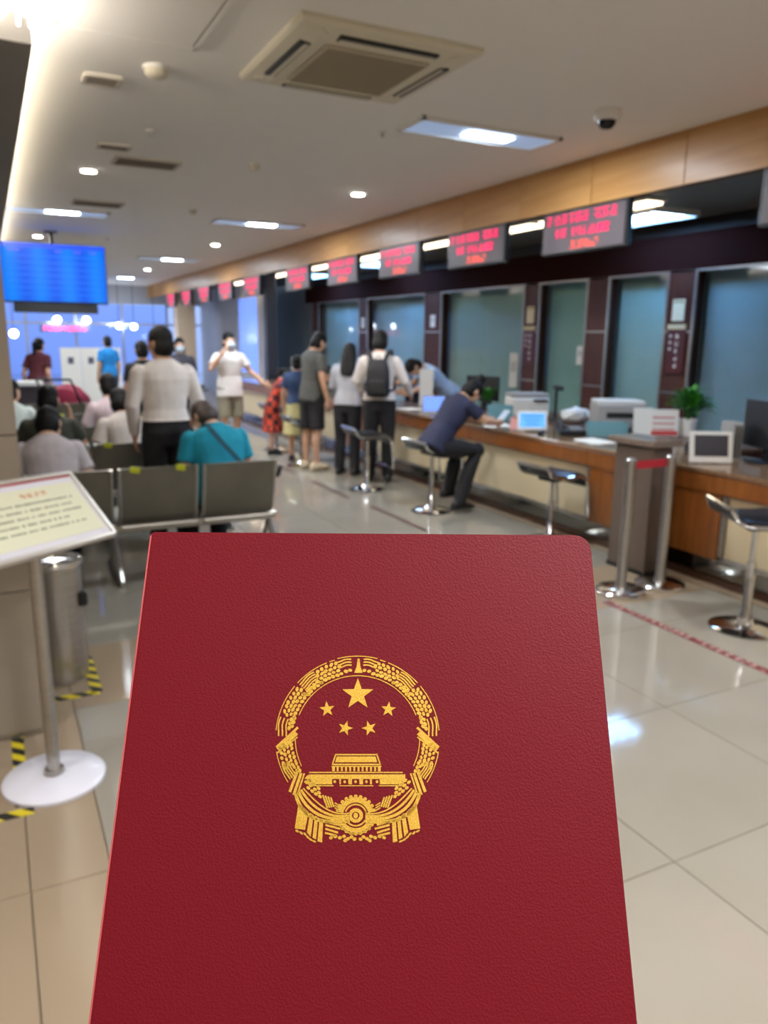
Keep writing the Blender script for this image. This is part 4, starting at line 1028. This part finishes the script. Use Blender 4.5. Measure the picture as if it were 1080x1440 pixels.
        if bottom_kind == 'skirt':
            kz = min(L_[0][1].z, L_[1][1].z)-.06; rings = []
            for zz, a, c in ((hip, .185*sh, .135), ((hip+kz)/2, .215, .18), (kz, .25, .21)): rings.append([Vector((a*math.cos(q), c*math.sin(q), zz)) for q in [2*PI*k/20 for k in range(20)]])
            ring_loft(b, rings)
        bmesh.ops.transform(b, matrix=S, verts=b.verts[:])
        remeshed(bottom_kind, b, bottom, t, vox, 3)
    for H0, k_, an in L_:
        b = bm_(); rings = []
        for dy, wd, z1 in ((-.082, .028, .06), (-.055, .044, .105), (.0, .047, .105), (.05, .048, .095), (.10, .050, .078), (.155, .044, .062), (.185, .024, .035)):
            c = an+Vector((0, dy, -.085)); rings.append([c+Vector((wd*math.cos(q), 0, max(0, z1*.5+z1*.5*math.sin(q)))) for q in [2*PI*k/12 for k in range(12)]])
        ring_loft(b, rings); bmesh.ops.transform(b, matrix=S, verts=b.verts[:]); obj('shoe', b, shoes, t, True)
    # hair
    HM = S @ neckT @ Matrix.Translation((0, .015, .112))
    b = bm_(); ball(b, (0, -.014, .042), (.084, .098, .092), sub=3); ball(b, (0, -.032, -.022), (.085, .080, .098), sub=3)
    if hair == 'long': 
        rings = []
        for dy, dz, a, c in ((-.03, .05, .085, .08), (-.05, -.05, .10, .062), (-.075, -.15, .105, .045), (-.10, -.25, .10, .032), (-.105, -.34, .07, .02)): rings.append([Vector((a*math.cos(q), dy+c*math.sin(q), dz)) for q in [2*PI*k/14 for k in range(14)]])
        ring_loft(b, rings)
    if hair == 'bob': ball(b, (0, -.03, -.05), (.095, .08, .085), sub=3)
    if hair == 'bun': ball(b, (0, -.055, .155), (.05, .05, .048), sub=2); ball(b, (0, -.05, .115), (.04, .04, .04))
    if hair == 'ponytail': limb(b, [(0, -.1, .05), (0, -.15, .0), (0, -.15, -.12), (0, -.13, -.2)], [.03, .038, .03, .012])
    bmesh.ops.transform(b, matrix=HM, verts=b.verts[:]); remeshed('hair', b, hairm, t, vox*.8, 1)
    if face:
        for q in (-1, 1):
            b = ball(bm_(), (q*.031, .077, .004), (.015, .010, .010)); bmesh.ops.transform(b, matrix=HM, verts=b.verts[:]); ey = obj('eye', b, EYEW, t, True)
            b = ball(bm_(), (q*.031, .085, .004), (.007, .005, .007)); bmesh.ops.transform(b, matrix=HM, verts=b.verts[:]); obj('iris', b, EYEI, ey, True)
        if not mask: b = ball(bm_(), (0, .082, -.060), (.025, .012, .008)); bmesh.ops.transform(b, matrix=HM, verts=b.verts[:]); obj('mouth', b, LIPS, t, True)
    if mask:
        b = bm_(); ball(b, (0, .052, -.050), (.066, .066, .060), sub=3)
        tube(b, [(.06, .05, -.03), (.08, .0, -.005)], .003, 6); tube(b, [(-.06, .05, -.03), (-.08, .0, -.005)], .003, 6)
        bmesh.ops.transform(b, matrix=HM, verts=b.verts[:]); obj('face_mask', b, MASKM, t, True)
    t['scale_s'] = s
    return t, (lambda p: t.matrix_basis @ (S @ T @ Vector(p)))

CW = cloth('shirt_white', (240, 230, 222), (228, 218, 210)); CB = cloth('trousers_black', (24, 22, 26)); CT = cloth('tee_teal', (16, 140, 164)); CP = cloth('tee_pale', (206, 196, 196))
CG = cloth('tee_grey', (84, 84, 80)); CN = cloth('tee_navy', (30, 34, 60)); CSB = cloth('uniform_blue', (176, 200, 230)); CK = cloth('shorts_khaki', (150, 140, 118)); CM = cloth('tee_mint', (206, 218, 214))
CLG = cloth('top_lightgrey', (206, 206, 212)); CBL = cloth('tee_bright_blue', (30, 130, 200)); CDN = cloth('denim_blue', (40, 60, 96)); CPK = cloth('tee_pink', (226, 206, 212))
PLAID = bpy.data.materials.new('plaid'); PLAID.use_nodes = True; nt = PLAID.node_tree; pb = nt.nodes['Principled BSDF']; pb.inputs['Roughness'].default_value = .85
tc = nt.nodes.new('ShaderNodeTexCoord'); ck = nt.nodes.new('ShaderNodeTexChecker'); ck.inputs['Scale'].default_value = 12; ck.inputs[1].default_value = (*lin((206, 70, 44)), 1); ck.inputs[2].default_value = (*lin((70, 26, 30)), 1)
nt.links.new(tc.outputs['Object'], ck.inputs[0]); nt.links.new(ck.outputs[0], pb.inputs['Base Color'])
# seated pose helper
def sit(hip, fwd=.42, spread=.12, foot=.36): return tuple(((s_*spread, fwd, hip-.03), (s_*spread, fwd+.0+foot*.0+.03, .085)) for s_ in (-1, 1))
def sarms(x=.2, fy=.22, hz=.62, wy=.38, wz=.66): return tuple(((s_*(x+.06), fy*.5, hz+.06), (s_*(x-.06), wy, wz), (-s_*.3, 1, .1)) for s_ in (-1, 1))

person('standing man in white long-sleeved shirt and black trousers among the waiting chairs, seen from behind', 1.16, 5.97, .05, 1.68, arms=(((-.25, -.02, 1.12), (-.22, .08, .88), (0, .3, -1)), ((.26, .02, 1.14), (.28, .22, .98), (.1, 1, -.3))),
       head=(4, 35), top=CW, top_hem=.07, bottom=CB, face=True, vox=.009, sh=1.06)
ps, _ = person('seated person in a bright teal shirt, head bowed, in the nearest chair row', 1.44, 5.36, .15, 1.66, hip=.52, lean=23, head=(36, 15), arms=sarms(.2, .3, .60, .40, .60), legs=sit(.52), top=CT, top_sleeve='short', bottom=CB, hairm=HAIRD, hair='short', vox=.009, sh=1.18)
# strap across the teal back
bg = thing('crossbody_bag', 'dark teal shoulder bag strap slung across the back of the teal shirt', 'bag', (1.44, 5.36, 0), .15)
sp_ = [(-.12, .11, .99), (-.125, .03, 1.02), (-.12, -.03, .985), (-.06, -.065, .90), (.02, -.10, .80), (.10, -.12, .70), (.17, -.10, .61), (.2, 0, .555)]
b = bm_(); rings = []
for i, p in enumerate(sp_):
    p = Vector(p)+Vector((0, -.02, 0)); d = Vector(sp_[min(i+1, len(sp_)-1)])-Vector(sp_[max(i-1, 0)]); d.normalize(); n_ = Vector((0, -1, .3)) if 1 < i < 7 else Vector((0, -.2, 1)); w_ = d.cross(n_).normalized()*.017; n_ = n_.normalized()*.003
    rings.append([p-w_-n_, p+w_-n_, p+w_+n_, p-w_+n_])
ring_loft(b, rings); obj('strap', b, M('strap_dark', (20, 70, 84), .7), bg)
obj('pouch', B((.25, .12, .52), (.07, .24, .16), bev=.03, seg=2), M('bag_dark', (24, 40, 48), .6), bg)
person('seated black-haired man in pale T-shirt at the left of the nearest chair row', .30, 5.36, .0, 1.62, hip=.51, lean=22, head=(26, -20), arms=sarms(), legs=sit(.52), top=CP, top_sleeve='short', bottom=CB, vox=.009, sh=1.05)
person('seated long-haired woman in white in the second chair row, black hair', .98, 6.62, .1, 1.62, hip=.52, lean=18, head=(20, 0), arms=sarms(), legs=sit(.52), top=CW, top_sleeve='short', bottom=CB, hair='bob')
person('seated person in pinkish white shirt in the third chair row', 1.03, 7.86, .1, 1.66, hip=.52, lean=10, head=(8, 0), arms=sarms(), legs=sit(.52), top=CPK, top_sleeve='short', bottom=CB)
person('seated dark-haired person raising a phone in the second chair row', .38, 6.62, -.1, 1.62, hip=.52, lean=8, head=(8, -10), arms=(((-.24, .2, .75), (-.1, .35, .95), (.2, 0, 1)), ((.26, .18, .76), (.16, .3, .98), (0, .1, 1))), legs=sit(.52), top=cloth('tee_olive', (70, 72, 62)), top_sleeve='short', bottom=CB)
person('seated person in mint white shirt at the far left by the stone column', .12, 7.86, -.1, 1.62, hip=.52, lean=14, head=(10, -30), arms=sarms(), legs=sit(.52), top=CM, top_sleeve='short', bottom=CB)
person('dark-dressed person standing beyond the white-shirted man', 1.62, 9.55, .1, 1.55, head=(10, 0), top=CB, top_sleeve='short', bottom=CB)
person('dark-haired masked person facing the camera right of the white-shirted man', 2.5, 11.6, PI-.1, 1.58, top=cloth('tee_dark', (60, 60, 70)), top_sleeve='short', bottom=CB, mask=True, hair='bob')
person('masked man in white T-shirt and khaki shorts facing the camera, hand at his face', 2.98, 10.7, PI+.15, 1.66, arms=(((-.30, .06, 1.16), (-.42, .28, .98), (-.5, 1, -.2)), ((.32, .10, 1.20), (.16, .20, 1.45), (-.5, 0, .9))), top=CW, top_sleeve='short', top_hem=-.12,
       bottom=CK, bottom_kind='shorts', mask=True, shoes=WHITE, sh=1.08)
person('child in a red and black plaid outfit leaning at the far counter', 3.46, 10.3, -PI/2-.3, 1.25, sh=1.25, lean=24, head=(20, 0), arms=(((-.25, .2, 1.12), (-.2, .42, 1.05), (0, 1, 0)), ((.25, .2, 1.12), (.2, .42, 1.05), (0, 1, 0))), top=PLAID, top_sleeve='short', top_hem=-.1, bottom=PLAID, bottom_kind='skirt', hair='ponytail')
person('child in denim blue top and pale yellow skirt behind the man in grey', 3.58, 9.62, -.5, 1.38, top=CDN, top_sleeve='short', top_hem=-.1, bottom=cloth('skirt_yellow', (226, 212, 150)), bottom_kind='skirt', hairm=HAIRB)
person('standing man in grey T-shirt, black shorts and cream shoes, head bowed at the counter', 3.50, 8.90, -PI/2+.25, 1.70, lean=4, head=(30, 0), arms=(((-.24, .1, 1.15), (-.2, .32, 1.10), (.2, 1, 0)), ((.24, -.02, 1.12), (.25, .06, .87), (0, .2, -1))), top=CG, top_sleeve='short', top_hem=-.08, bottom=CB, bottom_kind='shorts',
       shoes=M('cream_shoe', (214, 196, 166), .6))
person('standing woman with long black hair, light grey top and black trousers', 3.75, 8.38, -.75, 1.56, lean=6, head=(14, 10), arms=(((-.24, .08, 1.14), (-.16, .28, 1.08), (0, 1, 0)), ((.24, .08, 1.14), (.18, .3, 1.05), (0, 1, 0))), top=CLG, top_sleeve='long', top_hem=-.03, bottom=CB, hair='long')
person('man in white shirt and black trousers wearing a black backpack, at the counter', 3.89, 7.82, -.55, 1.70, lean=3, head=(14, 0), arms=(((-.26, .04, 1.14), (-.22, .25, 1.02), (0, 1, -.2)), ((.28, .04, 1.14), (.34, .26, .98), (.2, 1, -.3))), top=CW, top_hem=0, bottom=CB, vox=.009, sh=1.03)
bp_ = thing('backpack', 'black backpack worn on the back of the white-shirted man at the counter', 'backpack', (3.89, 7.82, 0), -.55)
BPM = M('backpack_black', (34, 33, 36), .7)
b = bm_(); rings = []
for z_, a, c in ((.98, .10, .05), (1.0, .125, .075), (1.12, .135, .085), (1.26, .13, .075), (1.36, .105, .05), (1.39, .06, .02)): rings.append([Vector((a*math.copysign(abs(math.cos(q))**.6, math.cos(q)), -.205+c*math.copysign(abs(math.sin(q))**.6, math.sin(q)), z_)) for q in [2*PI*k/20 for k in range(20)]])
ring_loft(b, rings); obj('main_bag', b, BPM, bp_, True)
obj('front_pocket', B((0, -.295, 1.09), (.19, .03, .15), bev=.014, seg=2), M('pocket_black', (26, 25, 28), .6), bp_)
for s_ in (-1, 1): 
    b = bm_(); rings = []
    P_ = [(s_*.07, -.17, 1.36), (s_*.10, -.135, 1.44), (s_*.12, -.06, 1.485), (s_*.125, .03, 1.475), (s_*.125, .12, 1.40), (s_*.13, .145, 1.28), (s_*.15, .12, 1.15), (s_*.16, .0, 1.06), (s_*.12, -.14, 1.04)]
    for i, p in enumerate(P_):
        d = (Vector(P_[min(i+1, 8)])-Vector(P_[max(i-1, 0)])).normalized(); w_ = Vector((1, 0, 0)); w_ = (w_-d*w_.dot(d)).normalized()*.024; n_ = d.cross(w_).normalized()*.006
        rings.append([Vector(p)-w_-n_, Vector(p)+w_-n_, Vector(p)+w_+n_, Vector(p)-w_+n_])
    ring_loft(b, rings); obj('strap', b, BPM, bp_)
obj('carry_loop', tube(bm_(), [(-.03, -.17, 1.38), (-.02, -.17, 1.42), (.02, -.17, 1.42), (.03, -.17, 1.38)], .006, 6), BPM, bp_, True)
person('woman in navy top with a hair bun, sitting on a stool, leaning on the counter', 3.63, 6.12, -PI/2+.1, 1.62, hip=.72, lean=38, head=(22, 0), arms=(((-.22, .45, .92), (-.12, .66, .88), (.3, 1, 0)), ((.24, .42, .92), (.14, .64, .88), (-.2, 1, .1))),
       legs=(((-.13, .40, .60), (-.12, .26, .20)), ((.13, .42, .62), (.12, .22, .12))), top=CN, top_sleeve='short', top_hem=-.10, bottom=CB, hair='bun', vox=.009)
pn = thing('phone', 'white mobile phone held by the woman in navy', 'phone', (4.345, 6.06, .88), -PI/2+.4)
obj('case', tilt(B((0, 0, 0), (.07, .145, .009), bev=.003), (0, 0, .03), .6), WHITE, pn); obj('screen', tilt(B((0, 0, .0052), (.062, .13, .001)), (0, 0, .03), .6), M('phone_screen', (180, 190, 205), .2), pn)
CLK = dict(bottom=cloth('navy_uniform', (34, 36, 56)), top=CSB, top_sleeve='short')
person('clerk in light blue uniform shirt bending over, left of the two behind the counter', 5.42, 9.75, PI/2+.1, 1.66, lean=50, head=(30, 0), arms=(((-.24, .42, 1.05), (-.16, .62, .95), (0, 1, -.2)), ((.24, .42, 1.05), (.16, .62, .95), (0, 1, -.2))), **CLK)
person('clerk in light blue uniform shirt bending down, right of the two behind the counter', 5.45, 8.85, PI/2-.1, 1.68, lean=52, head=(30, 0), arms=(((-.24, .42, 1.05), (-.16, .62, .95), (0, 1, -.2)), ((.24, .42, 1.05), (.16, .62, .95), (0, 1, -.2))), **CLK)
person('far person in bright blue shirt walking before the lit windows', 2.1, 16.2, .4, 1.58, top=CBL, top_sleeve='short', bottom=CDN)
person('far dark-haired woman in dark clothes beside the maroon pushchair', .66, 13.6, -.6, 1.56, lean=12, top=cloth('dress_maroon', (84, 34, 44)), top_sleeve='short', bottom=CB, hair='ponytail')
# pushchair
sr = thing('pushchair', 'maroon pushchair standing in the distance behind the seated people', 'pushchair', (.98, 12.0, 0), -.5)
MARO = M('maroon_fabric', (128, 26, 52), .8)
b = bm_(); rings = []
for y_, z_, a, c in ((-.3, .62, .2, .05), (-.22, .72, .24, .14), (0, .74, .25, .18), (.2, .66, .24, .15), (.36, .56, .18, .08)): rings.append([Vector((a*math.cos(q), y_, z_+c*math.sin(q))) for q in [2*PI*k/16 for k in range(16)]])
ring_loft(b, rings); obj('hood', b, MARO, sr, True)
obj('seat', B((0, .15, .45), (.36, .5, .1), bev=.03, seg=2), MARO, sr)
for s_ in (-1, 1):
    obj('frame_bar', tube(bm_(), [(s_*.24, -.45, 1.0), (s_*.24, -.2, .7), (s_*.24, .3, .18)], .014, 8), BLKM, sr, True); obj('frame_bar', tube(bm_(), [(s_*.24, .15, .62), (s_*.24, -.25, .18)], .014, 8), BLKM, sr, True)
    for y_ in (-.27, .32):
        obj('wheel', lathe(bm_(), [(.0, -.02), (.1, -.02), (.12, 0), (.1, .02), (0, .02)], (s_*.24, y_, .12), 20, 'X'), BLACK, sr, True)
obj('handle', tube(bm_(), [(-.24, -.45, 1.0), (.24, -.45, 1.0)], .016, 8), BLACK, sr, True)
obj('bag_basket', B((0, 0, .3), (.34, .4, .12), bev=.02), BLKM, sr)
